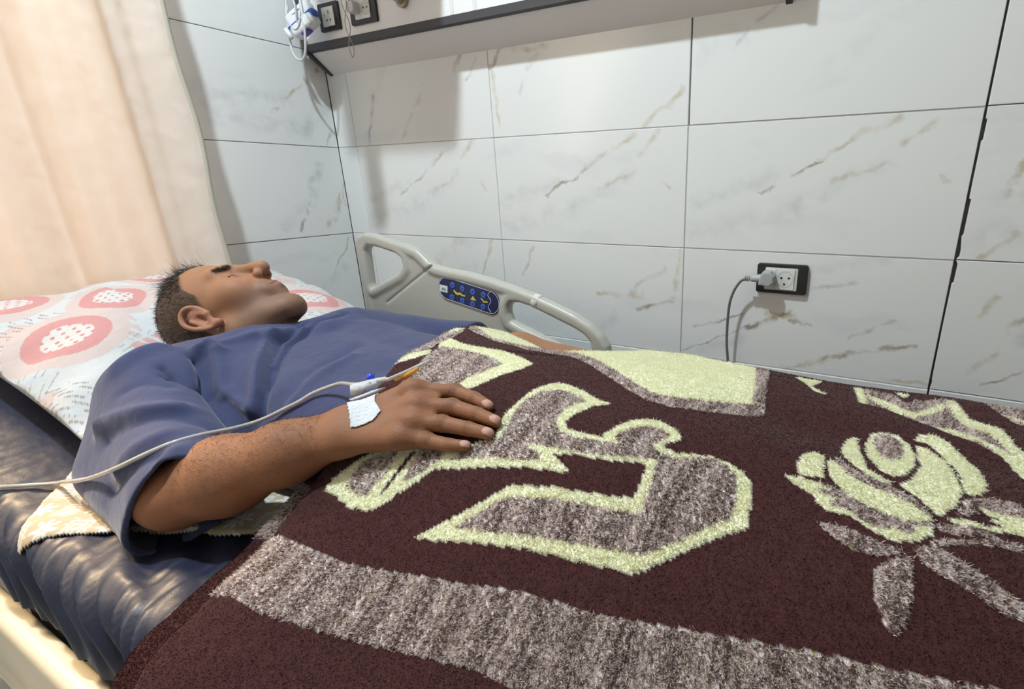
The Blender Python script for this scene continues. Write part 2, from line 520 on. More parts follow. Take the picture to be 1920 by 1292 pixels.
# ---------------------------------------------------------------- ceiling lamp (out of the picture, lights the room)
M_lampw = mat('lamp_housing', (0.8, 0.8, 0.8), 0.4)
M_glow = mat('lamp_diffuser', (0.9, 0.9, 0.9), 0.5, emit=((0.95, 0.98, 1.0), 6.0))
lamp = empty('ceiling_lamp', (LAMP.x, LAMP.y, LAMP.z))
tag(lamp, 'round white ceiling lamp above the bed', 'lamp')
V, F = tube_vf([(LAMP.x, LAMP.y, ROOM_Z), (LAMP.x, LAMP.y, LAMP.z + 0.045)], 0.14, 32)
pyd('housing', V, F, M_lampw, lamp, smooth=False)
V, F = tube_vf([(LAMP.x, LAMP.y, LAMP.z + 0.045), (LAMP.x, LAMP.y, LAMP.z + 0.02)], [0.12, 0.10], 32)
pyd('diffuser', V, F, M_glow, lamp, smooth=False)
ll = area_light('lamp_light', LAMP, 0.09, 43, (0.80, 0.935, 1.0), (LAMP.x, LAMP.y, 0), 'DISK')
ll.data.spread = math.radians(180)
ll.location = LAMP
ll.parent = lamp
ll.matrix_parent_inverse = Matrix.Translation(lamp.location).inverted()
# ================================================================ signed-distance modelling (surface nets)
def _v(a): return np.asarray(a, np.float32)


def rc(p, a, b, ra, rb):
    a, b = _v(a), _v(b)
    ba = b - a
    pa = p - a
    h = np.clip((pa @ ba) / (ba @ ba), 0, 1)
    return np.linalg.norm(pa - h[:, None] * ba, axis=1) - (ra + (rb - ra) * h)


def sph(p, c, r): return np.linalg.norm(p - _v(c), axis=1) - r


def ell(p, c, r, M=None):
    q = p - _v(c)
    if M is not None:
        q = q @ np.asarray(M, np.float32)      # columns of M are the axes
    r = _v(r)
    k0 = np.linalg.norm(q / r, axis=1)
    k1 = np.linalg.norm(q / (r * r), axis=1) + 1e-9
    return k0 * (k0 - 1) / k1


def smin(a, b, k):
    h = np.clip(0.5 + 0.5 * (b - a) / k, 0, 1)
    return b + (a - b) * h - k * h * (1 - h)


def smax(a, b, k): return -smin(-a, -b, k)


def polydist(p, pts):
    """distance to a 3d polyline"""
    d = np.full(len(p), 9.0, np.float32)
    for a, b in zip(pts[:-1], pts[1:]):
        d = np.minimum(d, rc(p, a, b, 0, 0))
    return d


def surface_nets(f, lo, hi, h, slack=1.3):
    lo = np.asarray(lo, float)
    B = 8
    nb = np.ceil((np.asarray(hi) - lo) / (h * B)).astype(int)
    n = nb * B + 1
    V = np.empty(n, np.float32)
    g = np.stack(np.meshgrid(*[np.arange(k) for k in nb], indexing='ij'), -1).reshape(-1, 3)
    ctr = (lo + (g + 0.5) * B * h).astype(np.float32)
    fc = f(ctr)
    # fill everything with the sign of the block centre, then refine blocks near the surface
    blk = np.where(fc < 0, -1.0, 1.0).astype(np.float32).reshape(nb)
    V[:-1, :-1, :-1] = np.repeat(np.repeat(np.repeat(blk, B, 0), B, 1), B, 2)
    V[-1] = 1; V[:, -1] = 1; V[:, :, -1] = 1
    act = g[np.abs(fc) < B * h * 0.87 * slack]
    off = np.stack(np.meshgrid(*[np.arange(B + 1)] * 3, indexing='ij'), -1).reshape(-1, 3)
    for s in range(0, len(act), 1200):
        idx = (act[s:s + 1200, None, :] * B + off[None]).reshape(-1, 3)
        val = f((lo + idx * h).astype(np.float32))
        V[idx[:, 0], idx[:, 1], idx[:, 2]] = val
    S = V < 0
    c = np.zeros(np.array(V.shape) - 1, np.int8)
    for i in (0, 1):
        for j in (0, 1):
            for k in (0, 1):
                c += S[i:S.shape[0] - 1 + i, j:S.shape[1] - 1 + j, k:S.shape[2] - 1 + k]
    cells = np.argwhere((c > 0) & (c < 8))
    del c
    cid = np.full(np.array(V.shape) - 1, -1, np.int32)
    cid[cells[:, 0], cells[:, 1], cells[:, 2]] = np.arange(len(cells))
    cor = [(i, j, k) for i in (0, 1) for j in (0, 1) for k in (0, 1)]
    cv = np.stack([V[cells[:, 0] + i, cells[:, 1] + j, cells[:, 2] + k] for i, j, k in cor], 1)
    acc = np.zeros((len(cells), 3)); cnt = np.zeros(len(cells))
    for a in range(8):
        for b in range(a + 1, 8):
            if sum(abs(x - y) for x, y in zip(cor[a], cor[b])) != 1: continue
            va, vb = cv[:, a], cv[:, b]
            m = (va < 0) != (vb < 0)
            t = np.where(m, va / np.where(va - vb == 0, 1, va - vb), 0)
            pt = np.array(cor[a]) + t[:, None] * (np.array(cor[b]) - np.array(cor[a]))
            acc[m] += pt[m]; cnt[m] += 1
    P = lo + (cells + acc / np.maximum(cnt, 1)[:, None]) * h
    Q = []
    for ax in range(3):
        sl0 = [slice(None)] * 3; sl1 = [slice(None)] * 3
        sl0[ax] = slice(0, -1); sl1[ax] = slice(1, None)
        e = np.argwhere(S[tuple(sl0)] != S[tuple(sl1)])
        b1, b2 = [(1, 2), (2, 0), (0, 1)][ax]
        e = e[(e[:, b1] > 0) & (e[:, b2] > 0) & (e[:, b1] < cid.shape[b1]) & (e[:, b2] < cid.shape[b2])]
        d1 = np.zeros(3, int); d1[b1] = 1
        d2 = np.zeros(3, int); d2[b2] = 1
        q = [cid[tuple((e - o).T)] for o in (d1 + d2, d2, 0 * d1, d1)]
        q = np.stack(q, 1)
        flip = ~S[tuple(e.T)]
        q[flip] = q[flip][:, ::-1]
        Q.append(q)
    Q = np.vstack(Q)
    Q = Q[(Q >= 0).all(1)]
    return P.astype(np.float32), Q


def laplacian(P, Q, it=1, lam=0.5):
    for _ in range(it):
        acc = np.zeros_like(P); cnt = np.zeros(len(P), np.float32)
        for a, b in ((0, 1), (1, 2), (2, 3), (3, 0)):
            np.add.at(acc, Q[:, a], P[Q[:, b]]); np.add.at(acc, Q[:, b], P[Q[:, a]])
            np.add.at(cnt, Q[:, a], 1); np.add.at(cnt, Q[:, b], 1)
        P = P + lam * (acc / np.maximum(cnt, 1)[:, None] - P)
    return P


def poly2d(p2, poly):
    """signed distance to a 2d polygon, negative inside"""
    poly = np.asarray(poly, np.float32)
    d = np.full(len(p2), 9e9, np.float32)
    s = np.ones(len(p2), np.float32)
    n = len(poly)
    for i in range(n):
        a, b = poly[i], poly[i - 1]
        e = b - a
        w_ = p2 - a
        t = np.clip((w_ @ e) / (e @ e + 1e-12), 0, 1)
        q = w_ - t[:, None] * e
        d = np.minimum(d, (q * q).sum(1))
        c1 = p2[:, 1] >= a[1]; c2 = p2[:, 1] < b[1]; c3 = e[0] * w_[:, 1] > e[1] * w_[:, 0]
        m = (c1 & c2 & c3) | (~c1 & ~c2 & ~c3)
        s[m] *= -1
    return s * np.sqrt(d)
# ================================================================ bed
BY0, BY1 = -1.175, -0.275          # near and far edge of the mattress
def mz(x):
    """height of the mattress top; the backrest is slightly raised"""
    x = np.asarray(x, float)
    t = 0.66 - x
    s = 0.5 * (t + np.sqrt(t * t + 0.0016))
    return 0.61 + 0.33 * s


M_rail = mat('grey_beige_plastic', (0.50, 0.49, 0.44), 0.32, bump=[(900, 0.00015)], spec=0.5)
M_cream_pl = mat('cream_plastic', (0.66, 0.60, 0.47), 0.4)
M_black_pl = mat('black_plastic', (0.012, 0.012, 0.013), 0.4)
M_steel = mat('grey_painted_steel', (0.35, 0.36, 0.37), 0.4, metal=0.3)
bed = empty('hospital_bed', (1.25, -0.725, 0))
tag(bed, 'hospital bed with a grey plastic side rail and blue control panel', 'bed')
box('bed_frame', (0.30, -1.14, 0.37), (2.26, -0.30, 0.44), M_steel, bed, bev=0.01)
box('backrest_deck', (0.30, -1.15, 0.445), (1.03, -0.30, 0.468), M_black_pl, bed, bev=0.006)
box('seat_deck', (1.05, -1.15, 0.445), (2.25, -0.30, 0.468), M_black_pl, bed, bev=0.006)
for lx in (0.42, 2.12):
    for ly in (-1.08, -0.36):
        lg = tube('leg', [(lx, ly, 0.38), (lx, ly, 0.24), (lx, ly, 0.10)], 0.022, M_steel, bed, n=2)
        V, F = tube_vf([(lx, ly - 0.014, 0.052), (lx, ly + 0.014, 0.052)], 0.052, 20)
        pyd('caster', V, F, M_black_pl, lg)

# far side rail: sculpted moulding traced in its own plane (x, z)
RY = -0.25
rail_out = [(0.362, 0.60), (0.356, 0.726), (0.352, 0.9), (0.365, 0.923), (0.401, 0.935), (0.451, 0.931), (0.512, 0.917), (0.572, 0.906), (0.611, 0.895), (0.632, 0.88), (0.653, 0.863),
            (0.674, 0.852), (0.718, 0.846), (0.789, 0.84), (0.866, 0.829), (0.939, 0.814), (1.01, 0.796), (1.078, 0.775), (1.13, 0.757), (1.176, 0.734), (1.206, 0.71),
            (1.222, 0.686), (1.226, 0.663), (1.22, 0.62), (1.19, 0.595), (0.42, 0.595)]
rail_h1 = [(0.411, 0.895), (0.45, 0.893), (0.524, 0.878), (0.545, 0.865), (0.547, 0.843), (0.525, 0.822), (0.453, 0.791), (0.397, 0.766), (0.392, 0.777), (0.397, 0.88)]
rail_h2 = [(0.925, 0.757), (0.935, 0.769), (0.96, 0.771), (0.998, 0.764), (1.054, 0.745), (1.12, 0.723), (1.154, 0.708), (1.172, 0.691), (1.176, 0.668), (1.165, 0.655),
           (1.10, 0.662), (1.06, 0.675), (0.983, 0.7), (0.954, 0.709), (0.93, 0.719), (0.923, 0.739)]


def rail_sdf(p):
    q = p[:, [0, 2]]
    d = poly2d(q, rail_out)
    d = smax(d, -poly2d(q, rail_h1), 0.008)
    d = smax(d, -poly2d(q, rail_h2), 0.008)
    # thick tubular rim, thinner web inside
    rim = np.clip((-d - 0.018) / 0.02, 0, 1)
    half = 0.0175 - 0.006 * rim * rim * (3 - 2 * rim)
    y = np.abs(p[:, 1] - RY) - half
    r = 0.013
    a = np.maximum(d + r, 0); b = np.maximum(y + r, 0)
    s = np.minimum(np.maximum(d + r, y + r), 0) + np.sqrt(a * a + b * b) - r
    # moulded parting groove
    g = rc(q if False else p * np.array([1, 0, 1], np.float32), (0.669, 0, 0.853), (0.455, 0, 0.725), 0.0028, 0.0028)
    g = np.maximum(g, p[:, 1] - (RY - 0.0075))
    return smax(s, -g, 0.003)


P, Q = surface_nets(rail_sdf, (0.33, RY - 0.03, 0.58), (1.25, RY + 0.03, 0.95), 0.0033)
P = laplacian(P, Q, 1)
rail = pyd('side_rail', P, Q, M_rail, bed)
M_tape = mat('clear_tape', (0.72, 0.70, 0.66), 0.25)
V, F = tube_vf([(1.004, RY, 0.7795), (1.013, RY, 0.7770), (1.022, RY, 0.7745)], 0.0195, 20)
V = np.asarray(V); V[:, 1] = RY + (V[:, 1] - RY) * 0.95
pyd('tape_wrap', V, F, M_tape, rail)
# lower beam carrying the rail
box('rail_beam', (0.45, RY - 0.012, 0.47), (1.15, RY + 0.012, 0.60), M_steel, bed, bev=0.004)

# control panel on the rail
PY = RY - 0.0125
def xz(name, pts, y, t, m, par, bev=0.0):
    """flat shape in the x, z plane, standing proud towards -y by t"""
    o = extrude_poly(name, pts, (0, y, 0), (1, 0, 0), (0, 0, 1), t, m, par, bev)
    return o


def sm2(pts, n=6):
    P_ = np.asarray(pts + pts[:1], float)
    Q_ = np.vstack([pts[-1], P_, pts[1]])
    out = []
    for i in range(1, len(Q_) - 2):
        t = np.linspace(0, 1, n, endpoint=False)[:, None]
        a, b, c, d = Q_[i - 1], Q_[i], Q_[i + 1], Q_[i + 2]
        out.append(0.5 * (2 * b + (c - a) * t + (2 * a - 5 * b + 4 * c - d) * t ** 2 + (3 * b - a - 3 * c + d) * t ** 3))
    return [tuple(x) for x in np.vstack(out)]


def stadium(c0, c1, r0, r1, n=14):
    c0, c1 = np.array(c0), np.array(c1)
    d = c1 - c0; a0 = math.atan2(d[1], d[0])
    out = []
    for k in range(n + 1):
        a = a0 - math.pi / 2 + math.pi * k / n
        out.append((c1[0] + r1 * math.cos(a), c1[1] + r1 * math.sin(a)))
    for k in range(n + 1):
        a = a0 + math.pi / 2 + math.pi * k / n
        out.append((c0[0] + r0 * math.cos(a), c0[1] + r0 * math.sin(a)))
    return out


M_navy_pl = mat('navy_membrane', (0.012, 0.018, 0.085), 0.3)
M_white_pl = mat('white_plastic', (0.78, 0.78, 0.76), 0.4)
M_btn = mat('blue_key', (0.06, 0.14, 0.55), 0.35)
M_btn_d = mat('dark_arrow', (0.01, 0.015, 0.07), 0.4)
M_yellow = mat('yellow_print', (0.72, 0.60, 0.05), 0.5)
c0, c1 = (0.7165, 0.7905), (0.8655, 0.7645)
panel = xz('control_panel', stadium(c0, c1, 0.034, 0.034), PY, 0.002, M_navy_pl, rail, 0.0006)
panel['label'] = 'navy oval control panel with blue arrow keys'
ring = []
for r in (0.0322, 0.0308):
    ring.append(stadium(c0, c1, r, r))
n = len(ring[0])
yy = PY - 0.0024
pyd('white_outline', [(x, yy, z) for x, z in ring[0]] + [(x, yy, z) for x, z in ring[1]] + [(x, PY - 0.001, z) for x, z in ring[0]] + [(x, PY - 0.001, z) for x, z in ring[1]],
    [(i, (i + 1) % n, n + (i + 1) % n, n + i) for i in range(n)] + [(i, 2 * n + i, 2 * n + (i + 1) % n, (i + 1) % n) for i in range(n)] +
    [(n + i, n + (i + 1) % n, 3 * n + (i + 1) % n, 3 * n + i) for i in range(n)], M_white_pl, panel, smooth=False)
tops = [(0.738, 0.802), (0.773, 0.795), (0.809, 0.789), (0.846, 0.784)]
bots = [(0.731, 0.767), (0.768, 0.760), (0.805, 0.754), (0.841, 0.750)]
for k, (bx, bz) in enumerate(tops + bots):
    kb = xz('key', circle((bx, bz), 0.0082, 20), PY - 0.002, 0.0012, M_btn, panel, 0.0003)
    s = 1 if k < 4 else -1
for k, (bx, bz) in enumerate(tops + bots):
    s = 1 if k < 4 else -1
    tri = [(bx - 0.0036, bz - 0.0022 * s), (bx + 0.0036, bz - 0.0022 * s), (bx, bz + 0.004 * s)]
    if s < 0: tri = tri[::-1]
    xz('arrow_mark', tri, PY - 0.0032, 0.0003, M_btn_d, panel)
for pts in ([(0.738, 0.7865), (0.742, 0.789), (0.748, 0.783), (0.756, 0.7805), (0.763, 0.7835), (0.770, 0.7775), (0.781, 0.776), (0.780, 0.7725), (0.768, 0.7735), (0.762, 0.777), (0.756, 0.7745), (0.747, 0.7765)],
            [(0.798, 0.766), (0.818, 0.764), (0.808, 0.777)],
            [(0.834, 0.773), (0.838, 0.774), (0.846, 0.766), (0.858, 0.766), (0.859, 0.7625), (0.845, 0.762)]):
    a = sum(pts[i - 1][0] * pts[i][1] - pts[i][0] * pts[i - 1][1] for i in range(len(pts)))
    xz('pictogram', pts if a > 0 else pts[::-1], PY - 0.002, 0.0005, M_yellow, panel)
xz('maker_label', [(0.6865, 0.781), (0.716, 0.778), (0.7185, 0.797), (0.689, 0.8005)], PY - 0.002, 0.0006, M_white_pl, panel)
xz('label_print', [(0.693, 0.7855), (0.712, 0.7835), (0.7115, 0.7865), (0.706, 0.7915), (0.699, 0.792)], PY - 0.0026, 0.0003, mat('teal_print', (0.12, 0.36, 0.42), 0.5), panel)
wv = catmull([(0.873, 0.7965, 0), (0.8615, 0.784, 0), (0.870, 0.768, 0), (0.859, 0.751, 0), (0.868, 0.735, 0)], 8)
V, F = tube_vf([(a, PY - 0.0022, b) for a, b, _ in wv], 0.0007, 6)
pyd('wave_line', V, F, M_white_pl, panel)

# lowered near-side rail: cream plastic moulding hanging beside the frame
def low_sdf(p):
    q = p[:, [0, 2]]
    d = poly2d(q, [(0.36, 0.20), (0.36, 0.432), (0.40, 0.454), (1.26, 0.454), (1.32, 0.432), (1.32, 0.20)])
    rim = np.clip((-d - 0.028) / 0.012, 0, 1)
    half = 0.017 - 0.009 * rim * rim * (3 - 2 * rim)
    y = np.abs(p[:, 1] + 1.191) - half
    r = 0.012
    a = np.maximum(d + r, 0); b = np.maximum(y + r, 0)
    return np.minimum(np.maximum(d + r, y + r), 0) + np.sqrt(a * a + b * b) - r


P, Q = surface_nets(low_sdf, (0.33, -1.25, 0.18), (1.35, -1.16, 0.48), 0.006)
pyd('lowered_side_rail', P, Q, M_cream_pl, bed)
box('gap_dark_box', (0.66, -1.172, 0.425), (0.86, -1.140, 0.474), M_black_pl, bed, bev=0.006)  # black box standing in for the dark gap under the mattress edge

# ---------------------------------------------------------------- mattress
M_vinyl = mat('navy_vinyl', (0.015, 0.019, 0.043), 0.43, bump=[(14, 0.004), (500, 0.00015)], spec=0.45)
nx = 760
xs = np.concatenate([np.linspace(0.30, 1.25, 640, endpoint=False), np.linspace(1.25, 2.24, 120)])
# cross-section: distance along the outline from the near bottom edge
R_ = 0.04
sec = []          # (y, dz below top, ny, nz, side weight)
H = 0.135
for t in np.linspace(0, 1, 16): sec.append((BY0, -H + t * (H - R_), -1, 0, 1.0))
for a in np.linspace(0, 90, 9)[1:]:
    ar = math.radians(a)
    sec.append((BY0 + R_ - R_ * math.cos(ar), -R_ + R_ * math.sin(ar), -math.cos(ar), math.sin(ar), math.cos(ar)))
for y in np.linspace(BY0 + R_, BY1 - R_, 70)[1:-1]: sec.append((y, 0, 0, 1, max(0, 1 - (y - BY0 - R_) / 0.09) * 0.25))
for a in np.linspace(90, 0, 7):
    ar = math.radians(a)
    sec.append((BY1 - R_ + R_ * math.cos(ar), -R_ + R_ * math.sin(ar), math.cos(ar), math.sin(ar), 0))
for t in np.linspace(1, 0, 5)[1:]: sec.append((BY1, -H + t * (H - R_), 1, 0, 0))
sec = np.array(sec)
X, S_ = np.meshgrid(xs, np.arange(len(sec)), indexing='ij')
Y = sec[S_, 0]; DZ = sec[S_, 1]; NY = sec[S_, 2]; NZ = sec[S_, 3]; WT = sec[S_, 4]
Z = mz(X) + DZ
# gathered elastic cover: pleats that fan out upwards from the near bottom edge
hgt = np.clip((DZ + H) / H, 0, 1)
skew = X + 0.075 * hgt * hgt + 0.012 * np.sin(X * 23)
pl = np.sin(skew * 2 * np.pi / 0.040 + 1.6 * np.sin(skew * 17)) * 0.55 + np.sin(skew * 2 * np.pi / 0.0235 + 2 * np.sin(skew * 11)) * 0.3 + np.sin(skew * 2 * np.pi / 0.11) * 0.5
pl = np.sign(pl) * np.abs(pl) ** 0.8
sag = 0.010 * np.sin(skew * 2 * np.pi / 0.23 + 0.6)
amp = WT * (0.0080 * (0.55 + 0.45 * np.sin(hgt * 2.6)))
Y = Y + NY * (pl * amp + WT * sag * (1 - hgt) - 0.012 * WT * (1 - hgt) ** 2 * 0)
Z = Z + NZ * pl * amp * 0.9 + (WT > 0.5) * (1 - hgt) ** 2 * (sag * 1.3)
# a few shallow creases on the top near the arm
Z += np.where(NZ > 0.95, 0.0022 * np.sin((Y * 1.0 + X * 0.55) * 2 * np.pi / 0.06 + 2 * np.sin(X * 9)) * np.exp(-((X - 1.0) / 0.12) ** 2 - ((Y + 1.09) / 0.07) ** 2) * 2.0, 0)
ns = len(sec)
V = np.stack([X, Y, Z], -1).reshape(-1, 3)
I = (np.arange(nx - 1)[:, None] * ns + np.arange(ns - 1)[None]).ravel()
F = np.stack([I, I + ns, I + ns + 1, I + 1], 1)[:, ::-1]
# underside and ends close the block
mt = empty('mattress', (1.25, -0.725, 0.475))
tag(mt, 'dark navy vinyl mattress with a ruched side under the patient', 'mattress')
pyd('mattress_cover', V, F, M_vinyl, mt)
box('foam_core', (0.312, BY0 + 0.03, 0.472), (2.23, BY1 - 0.03, 0.50), M_vinyl, mt)
for nm, i0 in (('head_end', 0), ('foot_end', nx - 1)):
    ring_ = V[i0 * ns:(i0 + 1) * ns]
    pyd(nm, ring_, [tuple(range(ns)) if i0 else tuple(range(ns))[::-1]], M_vinyl, mt, smooth=False)

# ---------------------------------------------------------------- pillow
def lerp(a, b, t): return np.asarray(a) + (np.asarray(b) - np.asarray(a)) * np.asarray(t)[..., None]


PA, PB = 300, 240
a = np.linspace(-1, 1, PA); b = np.linspace(-1, 1, PB)
A, Bb = np.meshgrid(a, b, indexing='ij')
PC = np.array([0.435, -0.735])
px = PC[0] + 0.255 * Bb * (1 + 0.05 * A * A)
py = PC[1] + 0.325 * A * (1 + 0.04 * Bb * Bb) + 0.02 * Bb
def pil_fold(A, Bb):
    r = 0.006 * np.sin(9 * A + 5 * Bb) * (np.abs(A) > 0.3) + 0.008 * np.sin(17 * Bb + 3 * A) * np.clip(np.abs(A) - 0.55, 0, 1) * 2
    return r + 0.006 * np.sin(21 * A - 8 * Bb) * np.clip(np.abs(Bb) - 0.6, 0, 1) * 2
prof = (1 - np.abs(A) ** 2.6) ** 0.55 * (1 - np.abs(Bb) ** 2.6) ** 0.55
seam = np.maximum(0.693 + 0.30 * (0.62 - px), mz(px) + 0.02) + 0.02 * np.clip(-A - 0.6, 0, 1)
head_dent = 0.045 * np.exp(-((px - 0.60) / 0.11) ** 2 - ((py + 0.79) / 0.12) ** 2)
top = seam + prof * (0.088 - 0.016 * np.clip(-A - 0.1, 0, 1)) - head_dent * prof + pil_fold(A, Bb) * prof ** 0.3
bot = np.maximum(seam - prof * 0.075, mz(px) + 0.004)
bot = np.minimum(bot, seam)


def pillow_colour(x, y):
    """printed cotton: pink hearts on white with brush strokes; x, y on the pillow in metres"""
    x = x.ravel(); y = y.ravel()
    base = np.tile(np.array([0.60, 0.60, 0.60]), (len(x), 1))
    # pale pink blocks with ragged borders
    u = x * 0.82 + y * 0.57; v_ = -x * 0.57 + y * 0.82
    nz_ = np.sin(u * 37 + 1.5 * np.sin(v_ * 19)) + np.sin(v_ * 29 + 1.2 * np.sin(u * 13))
    base = np.where((nz_ > 1.4)[:, None], np.array([0.62, 0.49, 0.46]), base)
    base = np.where(((np.abs(x - 0.525 + 0.4 * (y + 0.86)) < 0.022) & (np.abs(y + 0.86) < 0.045))[:, None], np.array([0.66, 0.36, 0.34]), base)
    # dry brush strokes: thin broken lines in brown and grey along two directions
    m1 = np.sin(u * 23 + 1.0) * np.sin(v_ * 17 + 0.5) > 0.25
    st = (np.sin(v_ * 700 + 4 * np.sin(u * 22)) > 0.72) & (np.sin(u * 120 + v_ * 260) > -0.3) & m1
    base = np.where(st[:, None], np.array([0.30, 0.25, 0.22]), base)
    m2 = np.sin(u * 19 + 2.4) * np.sin(v_ * 25 + 1.9) > 0.3
    st2 = (np.sin(u * 620 + 3 * np.sin(v_ * 26)) > 0.75) & (np.sin(v_ * 110 - u * 190) > -0.2) & m2
    base = np.where(st2[:, None], np.array([0.40, 0.38, 0.39]), base)
    m3 = np.sin(u * 27 + 4.0) * np.sin(v_ * 21 + 3.0) > 0.35
    base = np.where((m3 & (np.sin(v_ * 300) > 0.4))[:, None], np.array([0.58, 0.61, 0.66]), base)
    hearts = [(0.447, -0.965, 0.066, 0.75), (0.364, -0.856, 0.055, 0.9), (0.511, -0.529, 0.062, -0.3), (0.27, -0.73, 0.06, 0.3), (0.25, -0.98, 0.06, 2.0), (0.40, -0.62, 0.05, 1.2), (0.60, -0.72, 0.05, 0.5)]
    for hx, hy, hs, ro in hearts:
        dx, dy = x - hx, y - hy
        c, s = math.cos(ro), math.sin(ro)
        p_, q_ = (dx * c + dy * s) / hs, (-dx * s + dy * c) / hs
        def heart(k):
            X_, Y_ = p_ / k, q_ / k
            return (X_ * X_ + (Y_ - 0.62 * np.sqrt(np.abs(X_) + 1e-6)) ** 2) - 1.0 if False else np.maximum(np.abs(X_) ** 2.6 + np.abs(Y_) ** 2.6 - 1.0, (Y_ - X_) - 1.55)
        base = np.where((heart(1.28) < 0)[:, None], np.array([0.62, 0.50, 0.47]), base)
        base = np.where((heart(0.92) < 0)[:, None], np.array([0.60, 0.28, 0.27]), base)
        lat = (np.abs(np.sin((p_ + q_) * 9)) > 0.55) | (np.abs(np.sin((p_ - q_) * 9)) > 0.55)
        inn = heart(0.55) < 0
        base = np.where((inn & lat)[:, None], np.array([0.64, 0.60, 0.58]), base)
        base = np.where((inn & ~lat)[:, None], np.array([0.56, 0.22, 0.22]), base)
    return base


Vt = np.stack([px, py, top], -1).reshape(-1, 3)
Vb = np.stack([px, py, bot], -1).reshape(-1, 3)
V = np.vstack([Vt, Vb])
I = (np.arange(PA - 1)[:, None] * PB + np.arange(PB - 1)[None]).ravel()
Ft = np.stack([I, I + 1, I + PB + 1, I + PB], 1)
Ft = Ft[:, ::-1]
Fb = Ft[:, ::-1] + PA * PB
edge = [np.arange(PB), (PA - 1) * PB + np.arange(PB)[::-1], np.arange(PA)[::-1] * PB, np.arange(PA) * PB + PB - 1]
Fe = []
for e in edge:
    Fe.append(np.stack([e[:-1], e[1:], e[1:] + PA * PB, e[:-1] + PA * PB], 1))
F = np.vstack([Ft, Fb] + Fe)
cc = pillow_colour(np.concatenate([px.ravel()] * 2), np.concatenate([py.ravel()] * 2))
M_pillow = mat('printed_cotton', attr=True, rough=0.85, bump=[(35, 0.004), (900, 0.0003)], sheen=0.1)
pil = pyd('pillow', V, F, M_pillow, col=cc)
tag(pil, 'white pillow printed with pink checked hearts under the patient\'s head', 'pillow')

# ---------------------------------------------------------------- bed pad: quilted cloth with white flowers on beige
pad_poly = [(0.770, -1.176), (0.80, -1.158), (0.845, -1.130), (0.90, -1.100), (0.95, -1.078), (1.00, -1.052), (1.055, -1.035), (1.10, -0.98), (1.15, -0.85), (1.12, -0.60), (0.75, -0.60), (0.62, -0.80), (0.56, -0.985), (0.60, -1.035), (0.66, -1.085), (0.72, -1.135)]
g = 0.0024
gx, gy = np.meshgrid(np.arange(0.54, 1.17, g), np.arange(-1.18, -0.59, g), indexing='ij')
sd_ = poly2d(np.stack([gx.ravel(), gy.ravel()], 1).astype(np.float32), pad_poly).reshape(gx.shape)
ok = sd_ < 0.0
u = (gx * 0.86 + gy * 0.5) / 0.044; v_ = (-gx * 0.5 + gy * 0.86) / 0.044
fu, fv = u - np.floor(u) - 0.5, v_ - np.floor(v_) - 0.5
par = (np.floor(u) + np.floor(v_)).astype(int) % 2
r_ = np.hypot(fu, fv); th = np.arctan2(fv, fu)
flower = (r_ < 0.30 + 0.14 * np.cos(8 * th)) & (r_ > 0.06)
m_ = np.maximum(np.abs(fu), np.abs(fv))
squares = ((m_ * 14).astype(int) % 2 == 0) & (m_ < 0.44)
white = np.where(par == 0, flower, squares)
border = m_ > 0.465
colr = np.where((white & ~border)[..., None], np.array([0.70, 0.69, 0.67]), np.array([0.50, 0.40, 0.28]))
relief = 0.0008 * (white & ~border)
zz = mz(gx) + 0.006 + relief + 0.002 * np.sin(gx * 60 + 3 * np.sin(gy * 30)) + np.clip(sd_ + 0.006, 0, 1) * -0.6
zz = np.where(gy < BY0 + 0.04, zz - (0.04 - np.sqrt(np.maximum(0.0016 - (gy - BY0 - 0.04) ** 2, 0))), zz) + 0.003
idx = -np.ones(gx.shape, int); idx[ok] = np.arange(ok.sum())
q = ok[:-1, :-1] & ok[1:, :-1] & ok[1:, 1:] & ok[:-1, 1:]
F = np.stack([idx[:-1, :-1][q], idx[1:, :-1][q], idx[1:, 1:][q], idx[:-1, 1:][q]], 1)
V = np.stack([gx[ok], gy[ok], zz[ok]], 1)
V2 = V - np.array([0, 0, 0.003])
# rim between the two faces
ed = {}
for f_ in F:
    for i in range(4):
        a_, b_ = int(f_[i]), int(f_[(i + 1) % 4])
        if (b_, a_) in ed: del ed[(b_, a_)]
        else: ed[(a_, b_)] = 1
nV = len(V)
rim = np.array([(b_, a_, a_ + nV, b_ + nV) for a_, b_ in ed])
M_pad = mat('quilted_cotton', attr=True, rough=0.9, bump=[(500, 0.0004)])
pad = pyd('bed_pad', np.vstack([V, V2]), np.vstack([F, F[:, ::-1] + nV, rim]), M_pad, col=np.vstack([colr[ok], colr[ok]]))
tag(pad, 'beige bed pad with white flowers and squares beneath the patient\'s elbow', 'bed pad')
# ================================================================ curtain
M_cur = bpy.data.materials.new('peach_curtain')
M_cur.use_nodes = True
nt = M_cur.node_tree
nt.nodes.remove(nt.nodes['Principled BSDF'])
dif = nt.nodes.new('ShaderNodeBsdfDiffuse'); dif.inputs['Color'].default_value = (0.93, 0.80, 0.71, 1)
trl = nt.nodes.new('ShaderNodeBsdfTranslucent'); trl.inputs['Color'].default_value = (0.95, 0.78, 0.62, 1)
gl = nt.nodes.new('ShaderNodeBsdfGlossy'); gl.inputs['Color'].default_value = (0.9, 0.85, 0.8, 1); gl.inputs['Roughness'].default_value = 0.45
m1 = nt.nodes.new('ShaderNodeMixShader'); m1.inputs[0].default_value = 0.20
m2 = nt.nodes.new('ShaderNodeMixShader'); m2.inputs[0].default_value = 0.06
nt.links.new(dif.outputs[0], m1.inputs[1]); nt.links.new(trl.outputs[0], m1.inputs[2])
nt.links.new(m1.outputs[0], m2.inputs[1]); nt.links.new(gl.outputs[0], m2.inputs[2])
